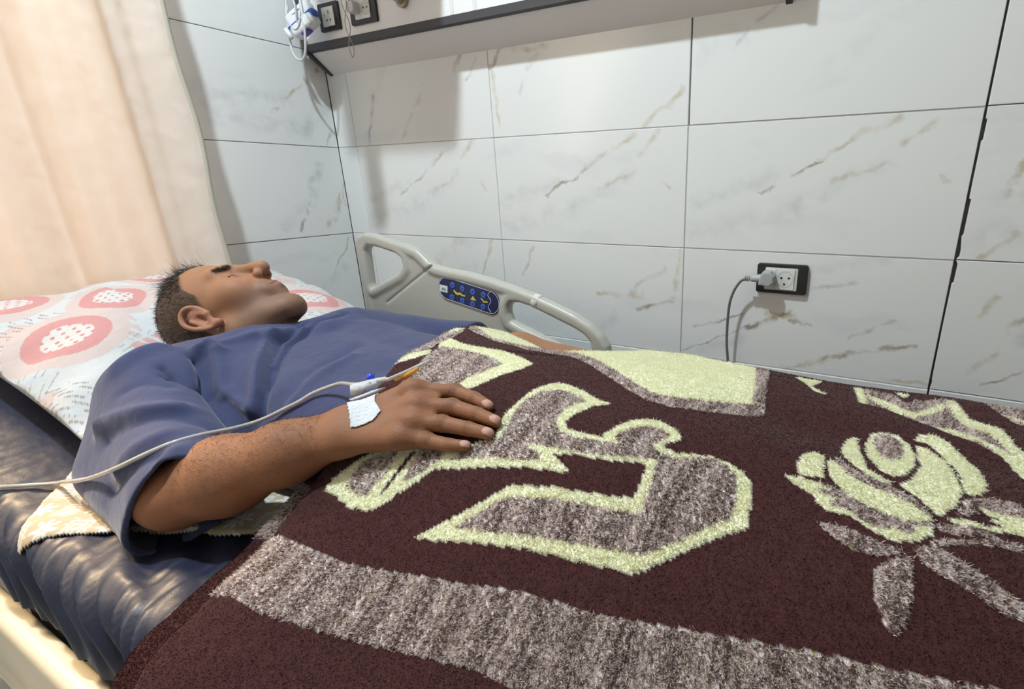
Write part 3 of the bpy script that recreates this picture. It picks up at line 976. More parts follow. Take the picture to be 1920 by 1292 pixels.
nt.links.new(m2.outputs[0], nt.nodes['Material Output'].inputs['Surface'])
wn = nt.nodes.new('ShaderNodeTexNoise'); wn.inputs['Scale'].default_value = 14
bp = nt.nodes.new('ShaderNodeBump'); bp.inputs['Distance'].default_value = 0.006
g_ = nt.nodes.new('ShaderNodeNewGeometry')
nt.links.new(g_.outputs['Position'], wn.inputs['Vector']); nt.links.new(wn.outputs['Fac'], bp.inputs['Height'])
for s_ in (dif, trl, gl): nt.links.new(bp.outputs[0], s_.inputs['Normal'])

cy = np.linspace(-0.512, -1.12, 300)
cz = np.linspace(0.16, 2.62, 130)
Yc, Zc = np.meshgrid(cy, cz, indexing='ij')
s = -(Yc + 0.512)
k = (2.62 - Zc) / 2.4
def folds(s, k):
    f = 0.022 * np.sin(s * 2 * np.pi / 0.155 + 0.9 + 0.35 * k) + 0.008 * np.sin(s * 2 * np.pi / 0.083 + 2.2 * k + 1.0) + 0.003 * np.sin(s * 2 * np.pi / 0.047 + 4 * k)
    return f * np.clip(s / 0.05, 0.15, 1)
Xc = 0.135 + folds(s, k) * (0.7 + 0.3 * k) + 0.01 * np.sin(Zc * 3.1 + s * 5) - 0.02 * np.exp(-((s - 0.06) / 0.03) ** 2)
Ye = Yc + 0.006 * np.sin(Zc * 6.3) * np.exp(-s / 0.1) + 0.004 * np.sin(Zc * 17) * np.exp(-s / 0.03)
V = np.stack([Xc, Ye, Zc], -1).reshape(-1, 3)
nz_ = len(cz)
I = (np.arange(len(cy) - 1)[:, None] * nz_ + np.arange(nz_ - 1)[None]).ravel()
F = np.stack([I, I + 1, I + nz_ + 1, I + nz_], 1)
cur = empty('curtain', (0.13, -0.98, 0.16))
tag(cur, 'peach fabric curtain hanging in soft folds beside the head of the bed', 'curtain')
pyd('curtain_cloth', V, F, M_cur, cur)
# stitched edge hem: double cloth, slightly greener
M_hem = mat('curtain_hem', (0.60, 0.56, 0.46), 0.8)
E_ = V.reshape(len(cy), nz_, 3)[0]
hv = []
for i in range(nz_):
    p_ = E_[i]
    hv += [p_ + np.array([-0.004, 0.0055, 0]), p_ + np.array([0.0015, 0.0055, 0]), p_ + np.array([0.003, -0.006, 0]), p_ + np.array([-0.004, -0.006, 0])]
hf = []
for i in range(nz_ - 1):
    for j in range(4):
        hf.append((i * 4 + j, i * 4 + (j + 1) % 4, (i + 1) * 4 + (j + 1) % 4, (i + 1) * 4 + j))
pyd('edge_hem', hv, hf, M_hem, cur)
tube('curtain_rod', [(0.13, -0.45, 2.64), (0.13, -0.85, 2.64), (0.13, -1.25, 2.64)], 0.012, M_steel, cur, n=2)

# ================================================================ bed-head service panel on the back wall
M_face = mat('panel_white', (0.86, 0.85, 0.86), 0.3)
M_under = mat('panel_underside', (0.80, 0.76, 0.755), 0.5)
M_dark = mat('panel_dark_trim', (0.055, 0.052, 0.06), 0.5)
M_sockgrey = mat('socket_grey', (0.62, 0.61, 0.58), 0.45)
M_blackf = mat('socket_black_frame', (0.018, 0.018, 0.02), 0.35)
M_hole = mat('socket_hole', (0.006, 0.006, 0.006), 0.6)
hp = empty('bed_head_panel', (0.78, -0.04, 1.43))
tag(hp, 'long white wall panel with dark edge trim and sockets above the bed', 'wall panel')
PX0, PX1 = 0.036, 1.532
FY = -0.075


def prism_x(name, yz, x0, x1, m, par, bev=0):
    n = len(yz)
    V = [(x0, y, z) for y, z in yz] + [(x1, y, z) for y, z in yz]
    F = [tuple(range(n)), tuple(range(2 * n - 1, n - 1, -1))] + [(i, i + n, (i + 1) % n + n, (i + 1) % n) for i in range(n)]
    bm = bmesh.new()
    vs = [bm.verts.new(v) for v in V]
    for f in F: bm.faces.new([vs[i] for i in f])
    return bm_obj(name, bm, m, par)


prism_x('panel_body', [(0, 1.431), (FY + 0.004, 1.488), (FY + 0.004, 1.76), (0, 1.80)], PX0, PX1, M_under, hp)
box('face_plate', (PX0, FY - 0.001, 1.505), (PX1, FY + 0.006, 1.76), M_face, hp, bev=0.001)
prism_x('edge_trim', [(FY - 0.004, 1.5055), (FY - 0.004, 1.486), (FY + 0.006, 1.482), (FY + 0.006, 1.5055)], PX0, PX1, M_dark, hp)
for x0, x1 in ((PX0 - 0.014, PX0), (PX1, PX1 + 0.014)):
    prism_x('end_cap', [(0, 1.4275), (FY - 0.006, 1.483), (FY - 0.006, 1.77), (0, 1.81)], x0, x1, M_dark, hp)
for x in (0.655, 0.735):  # two narrow grey upright strips on the face plate
    box('grey_strip', (x, FY - 0.0022, 1.507), (x + 0.013, FY, 1.76), M_under, hp)


def socket_plate(name, par, cx, cz, fw, fh, y, kind, m_frame=None):
    f = xz(name, rrect(cx - fw / 2, cx + fw / 2, cz - fh / 2, cz + fh / 2, 0.005), y, 0.008, m_frame or M_blackf, par, 0.0015)
    xz('insert', rrect(cx - fw * 0.29, cx + fw * 0.29, cz - fh * 0.34, cz + fh * 0.34, 0.002), y - 0.008, 0.0022, M_white_pl, f, 0.0006)
    return f


s1 = socket_plate('socket_plate', hp, 0.170, 1.566, 0.092, 0.076, FY - 0.001, 0)
for dx, dz, w_, h_ in ((0.004, 0.011, 0.003, 0.010), (-0.005, -0.010, 0.005, 0.005), (0.010, -0.010, 0.005, 0.005), (-0.016, 0.004, 0.003, 0.004)):
    xz('slot', rrect(0.17 + dx - w_ / 2, 0.17 + dx + w_ / 2, 1.566 + dz - h_ / 2, 1.566 + dz + h_ / 2, 0.001), FY - 0.0112, 0.0004, M_hole, s1)
s2 = socket_plate('socket_plate', hp, 0.324, 1.566, 0.112, 0.076, FY - 0.001, 0)
xz('outlet_well', circle((0.340, 1.566), 0.019, 28), FY - 0.0112, 0.0005, M_sockgrey, s2)
for dx in (-0.0075, 0.0075):
    xz('pin_hole', circle((0.340 + dx, 1.567), 0.0026, 12), FY - 0.0117, 0.0004, M_hole, s2)
# medical gas outlet
M_brass = mat('dull_brass', (0.36, 0.31, 0.24), 0.35, metal=0.8)
V, F = tube_vf([(0.487, FY, 1.567), (0.487, FY - 0.012, 1.567), (0.487, FY - 0.013, 1.567), (0.487, FY - 0.03, 1.567)], [0.021, 0.021, 0.014, 0.012], 24)
go = pyd('gas_outlet', V, F, M_brass, hp, smooth=False)
V, F = tube_vf([(0.474, FY - 0.022, 1.578), (0.472, FY - 0.035, 1.580)], 0.006, 12)
pyd('release_pin', V, F, M_steel, go)

# grey plug with a thin twisted cable hanging in a loop from the panel socket
M_cable_b = mat('beige_cable', (0.45, 0.40, 0.34), 0.5)
M_plug = mat('grey_plug', (0.42, 0.43, 0.44), 0.45)
pc = empty('charger_plug', (0.305, FY - 0.03, 1.56))
tag(pc, 'pale plug with a thin twisted beige cable hanging from the panel socket', 'plug')
xz('plug_body', rrect(0.286, 0.318, 1.553, 1.584, 0.008), FY - 0.0105, 0.026, M_sockgrey, pc, 0.005)
t_ = np.linspace(0, 1, 60)
zc_ = 1.60 - t_ * 0.155
for ph in (0, math.pi):
    wdt = np.where(t_ < 0.62, 0.006, 0.006)
    xx = 0.287 + 0.008 * np.sin(t_ * 2 * np.pi * 1.25 + ph) * (1 - t_ * 0.1) + 0.004 * t_
    yy_ = FY - 0.04 + 0.005 * np.cos(t_ * 2 * np.pi * 1.25 + ph)
    pts = np.stack([xx, yy_, zc_], 1)
    tube('cable', pts, 0.0013, M_cable_b, pc, seg=6, n=0)
tube('cable_loop', [tuple(np.array([0.287 + 0.008 * math.sin(2 * np.pi * 1.25) * 0.9 + 0.004, FY - 0.04, 1.445])), (0.2905, FY - 0.04, 1.436), (0.287 - 0.008 * 0.9 + 0.004, FY - 0.04, 1.445)], 0.0013, M_cable_b, pc, seg=6, n=6)

# ================================================================ sensor housing with cables, hung from the panel end
M_wplastic = mat('sensor_white', (0.80, 0.82, 0.84), 0.3)
M_bluep = mat('sensor_blue', (0.04, 0.13, 0.55), 0.35)
M_greenp = mat('sensor_green', (0.02, 0.22, 0.15), 0.4)
M_purple = mat('sensor_purple', (0.12, 0.07, 0.42), 0.4)
M_cabw = mat('pale_grey_cable', (0.62, 0.64, 0.66), 0.4)
sn = empty('sensor_housing', (0.11, -0.14, 1.55))
tag(sn, 'white medical sensor housing with blue straps hanging at the panel end', 'sensor')
SM = Matrix.Translation((0.112, -0.130, 1.552)) @ Matrix.Rotation(math.radians(-27), 4, 'Y') @ Matrix.Rotation(math.radians(12), 4, 'Z') @ Matrix.Scale(1.35, 4)
body_s = box('sensor_body', (-0.036, -0.014, -0.026), (0.036, 0.014, 0.028), M_wplastic, sn, bev=0.009, seg=3, M=SM, smooth=True)
box('blue_strap', (-0.037, -0.0148, -0.0045), (0.038, 0.0148, 0.0008), M_bluep, sn, bev=0.002, M=SM)
box('green_strap', (-0.012, -0.0150, 0.011), (0.018, -0.006, 0.0165), M_greenp, sn, bev=0.003, M=SM)
box('purple_clip', (-0.014, -0.012, -0.031), (0.010, 0.006, -0.025), M_purple, sn, bev=0.003, M=SM)
box('blue_clip', (0.034, -0.016, -0.014), (0.044, 0.006, 0.001), M_bluep, sn, bev=0.005, seg=2, M=SM, smooth=True)
box('white_clip', (0.010, -0.021, -0.030), (0.026, -0.012, -0.004), M_wplastic, sn, bev=0.003, M=SM)
V, F = tube_vf([tuple(SM @ Vector((-0.040, -0.018, -0.004))), tuple(SM @ Vector((-0.034, -0.02, -0.028)))], [0.007, 0.006], 14)
pyd('probe_tip', V, F, M_wplastic, sn)
tube('cable', [(0.055, -0.13, 1.78), (0.05, -0.13, 1.62), (0.060, -0.145, 1.555), (0.068, -0.155, 1.485), (0.080, -0.155, 1.452), (0.102, -0.15, 1.443), (0.124, -0.15, 1.462), (0.138, -0.15, 1.51), (0.142, -0.15, 1.56), (0.135, -0.145, 1.60), (0.122, -0.135, 1.66), (0.12, -0.13, 1.78)], 0.0036, M_cabw, sn, seg=8)
tube('cable', [(0.072, -0.13, 1.78), (0.068, -0.13, 1.66), (0.068, -0.15, 1.58), (0.090, -0.155, 1.532), (0.112, -0.153, 1.528), (0.130, -0.15, 1.56), (0.128, -0.14, 1.62), (0.125, -0.13, 1.78)], 0.0022, M_cabw, sn, seg=8)
tube('cable', [(0.118, -0.15, 1.78), (0.118, -0.155, 1.62), (0.122, -0.155, 1.58), (0.110, -0.15, 1.545)], 0.003, M_cabw, sn, seg=8)

# ================================================================ unseen monitor-shaped box, added to cast the broad shadow beside the corner
mo = empty('shadow_caster', (0.50, -0.33, 1.775))
tag(mo, 'unseen grey monitor-shaped box on a bracket, added to cast the corner shadow', 'monitor')
box('caster_case', (0.345, -0.42, 1.775), (0.675, -0.26, 2.05), M_sockgrey, mo, bev=0.015, seg=2)
box('caster_screen', (0.37, -0.4225, 1.82), (0.65, -0.4195, 2.02), mat('screen_glass', (0.01, 0.01, 0.012), 0.15), mo)
box('bracket_arm', (0.47, -0.27, 1.86), (0.55, 0.0, 1.92), M_steel, mo, bev=0.005)
box('strip_caster', (0.385, -0.41, 1.60), (0.43, -0.38, 1.785), M_sockgrey, mo, bev=0.01, seg=2)  # unseen box added to cast the narrow upright shadow lower down

# ================================================================ wall socket with plug and cord
ws = empty('wall_socket', (1.579, 0, 0.837))
tag(ws, 'black framed wall socket with a white insert on the tiled wall', 'wall socket')
wsf = xz('socket_frame', rrect(1.519, 1.6395, 0.800, 0.873, 0.006), -0.0002, 0.010, M_blackf, ws, 0.002)
xz('metal_bezel', rrect(1.5395, 1.617, 0.8085, 0.864, 0.003), -0.010, 0.0012, M_sockgrey, ws, 0.0004)
xz('switch_insert', rrect(1.541, 1.565, 0.811, 0.861, 0.002), -0.0112, 0.002, M_white_pl, ws, 0.0005)
ins = xz('socket_insert', rrect(1.566, 1.610, 0.811, 0.861, 0.002), -0.0112, 0.002, M_white_pl, ws, 0.0005)
rg = []
for k in range(28):
    a_ = 2 * np.pi * k / 28
    rg.append((math.cos(a_), math.sin(a_)))
nn = 28
cxs, czs = 1.5885, 0.837
V = [(cxs + 0.0195 * c, -0.0136, czs + 0.0195 * s_) for c, s_ in rg] + [(cxs + 0.0175 * c, -0.0136, czs + 0.0175 * s_) for c, s_ in rg] + [(cxs + 0.0170 * c, -0.0120, czs + 0.0170 * s_) for c, s_ in rg]
F = [(i, (i + 1) % nn, nn + (i + 1) % nn, nn + i) for i in range(nn)] + [(nn + i, nn + (i + 1) % nn, 2 * nn + (i + 1) % nn, 2 * nn + i) for i in range(nn)] + [tuple(range(2 * nn, 3 * nn))]
pyd('outlet_well', V, F, M_sockgrey, ins, smooth=False)
for dx, dz in ((-0.009, 0.003), (0.009, 0.003), (-0.001, -0.0125)):
    xz('pin_hole', circle((cxs + dx, czs + dz), 0.0026, 12), -0.0120, 0.0018, M_hole, ins)
M_cord = mat('grey_cord', (0.14, 0.15, 0.15), 0.5)
pw = empty('power_plug', (1.545, -0.04, 0.837))
tag(pw, 'grey angled plug with a dark grey cord in the wall socket', 'plug')
xz('plug_body', [(1.530, 0.824), (1.556, 0.820), (1.566, 0.830), (1.566, 0.846), (1.557, 0.857), (1.540, 0.858), (1.533, 0.848)], -0.0135, 0.032, M_plug, pw, 0.004)
tube('plug_neck', [(1.540, -0.032, 0.838), (1.525, -0.034, 0.838), (1.510, -0.036, 0.837)], np.linspace(0.0125, 0.0075, 9), M_plug, pw, seg=12, n=4)
for k in range(3):
    V, F = tube_vf([(1.507 - k * 0.005, -0.036, 0.837), (1.5045 - k * 0.005, -0.036, 0.837)], 0.0072, 14)
    pyd('strain_relief', V, F, M_plug, pw)
tube('cord', [(1.500, -0.036, 0.837), (1.486, -0.036, 0.829), (1.471, -0.035, 0.805), (1.461, -0.034, 0.770), (1.458, -0.032, 0.72), (1.459, -0.030, 0.66), (1.466, -0.030, 0.60), (1.472, -0.03, 0.50), (1.48, -0.03, 0.2), (1.48, -0.05, 0.012)], 0.0034, M_cord, pw, seg=10)
# ================================================================ the patient
EL = np.array([0.982, -1.060, 0.677])      # right elbow
WR = np.array([1.188, -0.942, 0.762])      # right wrist
SR = np.array([0.745, -0.965, 0.735])      # right shoulder
SL = np.array([0.745, -0.560, 0.715])
EL_L = np.array([1.005, -0.440, 0.700])
WR_L = np.array([1.275, -0.405, 0.692])
FING = dict(
    index=[(1.2372, -0.8686, 0.7993), (1.2846, -0.837, 0.7951), (1.3179, -0.8367, 0.7908), (1.3432, -0.8401, 0.7869)],
    middle=[(1.2634, -0.8907, 0.7905), (1.3058, -0.8668, 0.7885), (1.3432, -0.8625, 0.7840), (1.373, -0.8623, 0.7804)],
    ring=[(1.2744, -0.9102, 0.7785), (1.311, -0.892, 0.7769), (1.3466, -0.8847, 0.7743), (1.3755, -0.8808, 0.7723)],
    pinky=[(1.2724, -0.9286, 0.7654), (1.3065, -0.9143, 0.7622), (1.3357, -0.908, 0.7600), (1.3556, -0.9004, 0.7600)])
RAD = dict(index=(0.0130, 0.0108, 0.0094, 0.0078), middle=(0.0132, 0.0112, 0.0097, 0.0080), ring=(0.0128, 0.0108, 0.0094, 0.0078), pinky=(0.0118, 0.0097, 0.0085, 0.0070))
HU = np.array([-0.86, -0.33, 0.38]); HU /= np.linalg.norm(HU)
HF = np.array([0.26, 0.35, 0.90]); HF -= HU * (HF @ HU); HF /= np.linalg.norm(HF)
HR = np.cross(HF, HU)
HM = np.stack([HR, HF, HU], 1)             # local x = his right, y = face, z = crown
HC = np.array([0.650, -0.778, 0.822])
lat = np.array(FING['pinky'][0]) - np.array(FING['index'][0]); lat /= np.linalg.norm(lat)


def hand_sdf(p):
    d = None
    for k, J in FING.items():
        r = RAD[k]
        f = rc(p, J[0], J[1], r[0], r[1])
        f = smin(f, rc(p, J[1], J[2], r[1], r[2]), 0.003)
        f = smin(f, rc(p, J[2], J[3], r[2], r[3]), 0.003)
        f = smin(f, sph(p, np.array(J[1]) + [0, 0, 0.0012], r[1] * 0.99), 0.004)
        d = f if d is None else smin(d, f, 0.0022)
    palm = None
    for k, J in FING.items():
        a = WR + lat * dict(index=-0.015, middle=-0.005, ring=0.006, pinky=0.016)[k]
        j = np.array(J[0])
        e = j + (j - a) / np.linalg.norm(j - a) * 0.006
        f = rc(p, a, e, 0.0185, 0.0145)
        palm = f if palm is None else smin(palm, f, 0.012)
    d = smin(d, palm, 0.009)
    # thumb, tucked beyond the index finger against the cover
    t0 = WR + np.array([0.020, 0.030, -0.002]); t1 = np.array([1.230, -0.856, 0.782]); t2 = np.array([1.262, -0.838, 0.781]); t3 = np.array([1.284, -0.828, 0.780])
    th = smin(rc(p, t0, t1, 0.017, 0.0125), rc(p, t1, t2, 0.0125, 0.0108), 0.004)
    th = smin(th, rc(p, t2, t3, 0.0108, 0.0082), 0.004)
    d = smin(d, th, 0.008)
    ks = list(FING)
    for a_, b_ in zip(ks[:-1], ks[1:]):
        A_, B_ = [np.array(j) for j in FING[a_]], [np.array(j) for j in FING[b_]]
        m0 = (A_[0] + B_[0]) / 2; m1 = (A_[0] * 0.45 + A_[1] * 0.55 + B_[0] * 0.45 + B_[1] * 0.55) / 2
        d = smin(d, rc(p, m0, m1, 0.0105, 0.0070), 0.006)
    # knuckle heads
    for k, J in FING.items():
        d = smin(d, sph(p, np.array(J[0]) + [0.0, -0.001, 0.0035], 0.0115), 0.010)
    return d


def arm_sdf(p):
    ax = (WR - EL) / np.linalg.norm(WR - EL)
    m = EL + (WR - EL) * 0.30
    m2 = EL + (WR - EL) * 0.66
    f = rc(p, EL, m, 0.040, 0.0475)
    f = smin(f, rc(p, m, m2, 0.0475, 0.036), 0.03)
    f = smin(f, rc(p, m2, WR + lat * 0.011, 0.034, 0.0225), 0.03)
    f = smin(f, rc(p, m2, WR - lat * 0.011, 0.034, 0.0225), 0.02)
    f = smin(f, sph(p, WR + lat * 0.020 - ax * 0.012 + [0, 0, 0.004], 0.012), 0.014)
    f = smin(f, rc(p, SR + (EL - SR) * 0.45, EL, 0.048, 0.040), 0.03)
    return smin(f, hand_sdf(p), 0.018)


def head_sdf(p):
    q = ((p - HC) @ HM).astype(np.float32)
    s = np.abs(q) * np.array([1, 0, 0], np.float32) + q * np.array([0, 1, 1], np.float32)   # mirrored half
    d = ell(q, (0, -0.014, 0.046), (0.076, 0.097, 0.084))
    d = smin(d, ell(q, (0, 0.030, -0.020), (0.060, 0.064, 0.080)), 0.03)
    d = smin(d, rc(s, (0.054, -0.004, -0.050), (0.022, 0.058, -0.098), 0.020, 0.018), 0.025)
    d = smin(d, sph(q, (0, 0.068, -0.102), 0.021), 0.02)
    d = smin(d, sph(s, (0.044, 0.056, -0.014), 0.022), 0.03)
    d = smin(d, rc(s, (0.010, 0.080, 0.030), (0.040, 0.070, 0.034), 0.014, 0.010), 0.016)
    d = smax(d, -sph(s, (0.031, 0.104, 0.006), 0.021), 0.016)
    d = smin(d, sph(s, (0.031, 0.070, 0.007), 0.0155), 0.005)
    # lid crease
    d = smax(d, -rc(s, (0.021, 0.0835, 0.0045), (0.042, 0.0795, 0.0035), 0.0014, 0.0012), 0.002)
    d = smin(d, rc(q, (0, 0.086, 0.026), (0, 0.114, -0.018), 0.0085, 0.0110), 0.012)
    d = smin(d, sph(q, (0, 0.1135, -0.022), 0.0118), 0.008)
    d = smin(d, sph(s, (0.0125, 0.101, -0.026), 0.0088), 0.008)
    d = smax(d, -rc(s, (0.007, 0.106, -0.0355), (0.0075, 0.100, -0.030), 0.0032, 0.003), 0.002)
    d = smin(d, ell(q, (0, 0.082, -0.056), (0.030, 0.014, 0.020)), 0.016)
    d = smin(d, rc(s, (0.003, 0.0955, -0.0535), (0.021, 0.085, -0.0575), 0.0046, 0.003), 0.006)
    d = smin(d, rc(s, (0.0, 0.0945, -0.0645), (0.019, 0.085, -0.0605), 0.0055, 0.003), 0.006)
    d = smax(d, -rc(s, (0.0, 0.1005, -0.0588), (0.022, 0.090, -0.0592), 0.0013, 0.0010), 0.002)
    d = smax(d, -rc(q, (0, 0.104, -0.040), (0, 0.101, -0.049), 0.002, 0.0025), 0.004)
    # ears
    e = rc(s, (0.074, 0.004, -0.020), (0.083, -0.010, 0.022), 0.0085, 0.0075)
    pts = [(0.0755, 0.012, -0.004), (0.079, 0.012, 0.018), (0.084, 0.003, 0.031), (0.087, -0.012, 0.031), (0.090, -0.023, 0.018), (0.089, -0.023, 0.000), (0.085, -0.015, -0.018), (0.081, -0.004, -0.029), (0.077, 0.006, -0.031)]
    pts = [tuple(v) for v in catmull(pts, 3)]
    hel = None
    for a, b in zip(pts[:-1], pts[1:]):
        f = rc(s, a, b, 0.0040, 0.0040)
        hel = f if hel is None else smin(hel, f, 0.002)
    plate = ell(s, (0.079, -0.004, 0.001), (0.0060, 0.0165, 0.030))
    plate = smax(plate, -ell(s, (0.090, -0.002, -0.004), (0.012, 0.0085, 0.013)), 0.004)
    ear = smin(plate, hel, 0.004)
    ear = smin(ear, rc(s, (0.0855, -0.014, 0.012), (0.0845, -0.012, -0.012), 0.0034, 0.003), 0.003)
    ear = smin(ear, sph(s, (0.079, 0.0105, -0.006), 0.0048), 0.004)
    ear = smin(ear, sph(s, (0.0785, 0.003, -0.029), 0.0072), 0.006)
    d = smin(d, ear, 0.004)
    # neck and chest top (world space)
    d = smin(d, rc(p, HC + HM @ np.array([0, -0.035, -0.035]), np.array([0.815, -0.765, 0.715]), 0.058, 0.062), 0.03)
    return d


def torso_sdf(p):
    d = rc(p, (0.80, -0.83, 0.690), (1.30, -0.82, 0.675), 0.085, 0.085)
    d = smin(d, rc(p, (0.80, -0.65, 0.690), (1.30, -0.65, 0.675), 0.085, 0.085), 0.05)
    d = smin(d, rc(p, SR, SL, 0.058, 0.058), 0.05)
    d = smin(d, rc(p, SR, SR + (EL - SR) * 0.5, 0.056, 0.050), 0.03)
    d = smin(d, rc(p, SL, EL_L, 0.055, 0.042), 0.03)
    m = EL_L + (WR_L - EL_L) * 0.3
    d = smin(d, rc(p, EL_L, m, 0.041, 0.044), 0.02)
    d = smin(d, rc(p, m, WR_L, 0.044, 0.027), 0.03)
    h0 = WR_L + np.array([0.085, -0.01, -0.012])
    d = smin(d, rc(p, WR_L, h0, 0.024, 0.018), 0.02)
    for k, dy in enumerate((-0.030, -0.010, 0.010, 0.028)):
        d = smin(d, rc(p, h0 + [0, dy, 0], h0 + [0.075 - 0.008 * abs(k - 1.5), dy * 1.2, -0.012], 0.010, 0.008), 0.006)
    d = smin(d, rc(p, h0 + [-0.05, -0.03, 0], h0 + [0.0, -0.055, -0.01], 0.013, 0.010), 0.01)
    # pelvis and legs under the cover
    d = smin(d, rc(p, (1.35, -0.82, 0.675), (1.45, -0.80, 0.670), 0.085, 0.08), 0.05)
    d = smin(d, rc(p, (1.35, -0.65, 0.675), (1.45, -0.66, 0.670), 0.085, 0.08), 0.05)
    for y in (-0.81, -0.62):
        d = smin(d, rc(p, (1.45, y, 0.672), (1.84, y, 0.675), 0.075, 0.052), 0.04)
        d = smin(d, rc(p, (1.84, y, 0.675), (2.17, y, 0.665), 0.050, 0.036), 0.02)
    return d


T0 = np.array([0.0, 0.0, 0.0])
parts_ = []
P1, Q1 = surface_nets(arm_sdf, (0.84, -1.13, 0.60), (1.40, -0.77, 0.83), 0.00125, slack=1.5)
P2, Q2 = surface_nets(head_sdf, (0.50, -0.92, 0.66), (0.90, -0.64, 0.98), 0.0016, slack=1.5)
P3, Q3 = surface_nets(torso_sdf, (0.62, -1.10, 0.58), (2.24, -0.34, 0.82), 0.005, slack=1.5)
P1 = laplacian(P1, Q1, 2); P2 = laplacian(P2, Q2, 2); P3 = laplacian(P3, Q3, 2)


def fbm(p, s, seed=0):
    r = np.random.RandomState(seed)
    v = np.zeros(len(p), np.float32)
    for k in range(5):
        d = r.normal(size=(3, 3)) * s * 1.7 ** k
        ph = r.uniform(0, 6.28, 3)
        v += (np.sin(p @ d[:, 0] + ph[0]) * np.sin(p @ d[:, 1] + ph[1]) + np.sin(p @ d[:, 2] + ph[2]) * 0.5) / 1.6 ** k
    return v / 2.4


SK = np.array([0.345, 0.168, 0.092])
# --- arm colours
c1 = np.tile(SK, (len(P1), 1)) * (1 + 0.07 * fbm(P1, 60, 1))[:, None]
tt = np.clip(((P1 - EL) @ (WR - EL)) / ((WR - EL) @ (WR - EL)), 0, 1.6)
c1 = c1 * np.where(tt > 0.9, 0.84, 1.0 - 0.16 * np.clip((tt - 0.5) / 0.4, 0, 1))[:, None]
for k, J in FING.items():
    J = [np.array(j) for j in J]
    dirp = (J[2] - J[1]) / np.linalg.norm(J[2] - J[1])
    dd = np.linalg.norm(P1 - J[0], axis=1)
    c1 *= (1 - 0.22 * np.exp(-(dd / 0.014) ** 2))[:, None] * np.array([1.0, 0.97, 0.95])
    rel = P1 - J[1]
    s_ = rel @ dirp
    rad_ = np.linalg.norm(rel - s_[:, None] * dirp, axis=1)
    near = np.exp(-(s_ / 0.007) ** 2) * (rad_ < 0.014) * (P1[:, 2] > J[1][2] + 0.001)
    c1 *= (1 - 0.16 * near)[:, None]
    lines = np.clip(np.cos(s_ * 2 * np.pi / 0.0032), 0, 1) ** 2
    c1 *= (1 - 0.34 * near * lines)[:, None]
    # fine creases in the flesh over the joint
    nrm = (rel - s_[:, None] * dirp) / np.maximum(rad_, 1e-4)[:, None]
    P1 = P1 - (nrm * (near * lines * 0.0005)[:, None]).astype(np.float32)
    rel = P1 - J[2]; s_ = rel @ dirp
    near = np.exp(-(s_ / 0.004) ** 2) * (np.linalg.norm(rel - s_[:, None] * dirp, axis=1) < 0.012) * (P1[:, 2] > J[2][2])
    c1 *= (1 - 0.20 * near)[:, None]
    # nail on the upper side of the fingertip
    dn = (J[3] - J[2]) / np.linalg.norm(J[3] - J[2])
    up = np.array([0.05, -0.45, 0.88]); up -= dn * (up @ dn); up /= np.linalg.norm(up)
    sd__ = np.cross(dn, up)
    rel = P1 - (J[3] + dn * 0.0005)
    a_, b_, u_ = rel @ dn, rel @ sd__, rel @ up
    w_n = 0.0054 if k != 'pinky' else 0.0045
    nail = (np.abs((a_ - 0.0005) / 0.0068) ** 3 + np.abs(b_ / w_n) ** 3 < 1) & (u_ > 0.0015)
    c1 = np.where(nail[:, None], np.array([0.56, 0.33, 0.27]), c1)
    rim_ = (np.abs((a_ - 0.0005) / 0.0078) ** 3 + np.abs(b_ / (w_n + 0.0008)) ** 3 < 1) & (u_ > 0.001) & ~nail
    c1 = np.where(rim_[:, None], c1 * 0.72, c1)
    P1 = P1 + (up * (nail * 0.0003)[:, None]).astype(np.float32)

# --- head colours
q2 = (P2 - HC) @ HM
c2 = np.tile(SK * np.array([1.02, 1.0, 0.98]), (len(P2), 1)) * (1 + 0.05 * fbm(P2, 70, 2))[:, None]
def bl(mask, colr):
    global c2
    m_ = np.clip(mask, 0, 1)[:, None]
    c2 = c2 * (1 - m_) + np.asarray(colr) * m_
x_, y_, z_ = q2[:, 0], q2[:, 1], q2[:, 2]
ax_ = np.abs(x_)
beard = np.clip((-0.030 - z_) / 0.02, 0, 1) * np.clip((y_ - 0.0) / 0.02, 0, 1) * np.clip((0.0 + z_ + 0.135) / 0.02, 0, 1)
bl(beard * 0.50, (0.14, 0.10, 0.085))
bl(np.exp(-((ax_ - 0.046) / 0.018) ** 2 - ((z_ + 0.018) / 0.016) ** 2) * (y_ > 0.03) * 0.25, (0.52, 0.20, 0.15))
bl(np.exp(-(ax_ / 0.014) ** 2 - ((z_ + 0.02) / 0.014) ** 2) * (y_ > 0.09) * 0.3, (0.50, 0.19, 0.15))
lip = np.exp(-(ax_ / 0.019) ** 4 - ((z_ + 0.059) / 0.0085) ** 4) * (y_ > 0.07)
bl(lip * 0.6, (0.36, 0.13, 0.11))
brow = np.exp(-((ax_ - 0.030) / 0.017) ** 4 - ((z_ - 0.029 - 0.10 * (ax_ - 0.03)) / 0.0048) ** 4) * (y_ > 0.05)
bl(brow * 0.5, (0.09, 0.055, 0.04))
lash = np.exp(-((ax_ - 0.0315) / 0.013) ** 4 - ((z_ - 0.004) / 0.0016) ** 2) * (y_ > 0.06)
bl(lash * 0.8, (0.04, 0.025, 0.02))
earm = (ax_ > 0.0765) & (y_ < 0.02) & (np.abs(z_) < 0.05)
bl(earm * 0.35, (0.46, 0.20, 0.14))
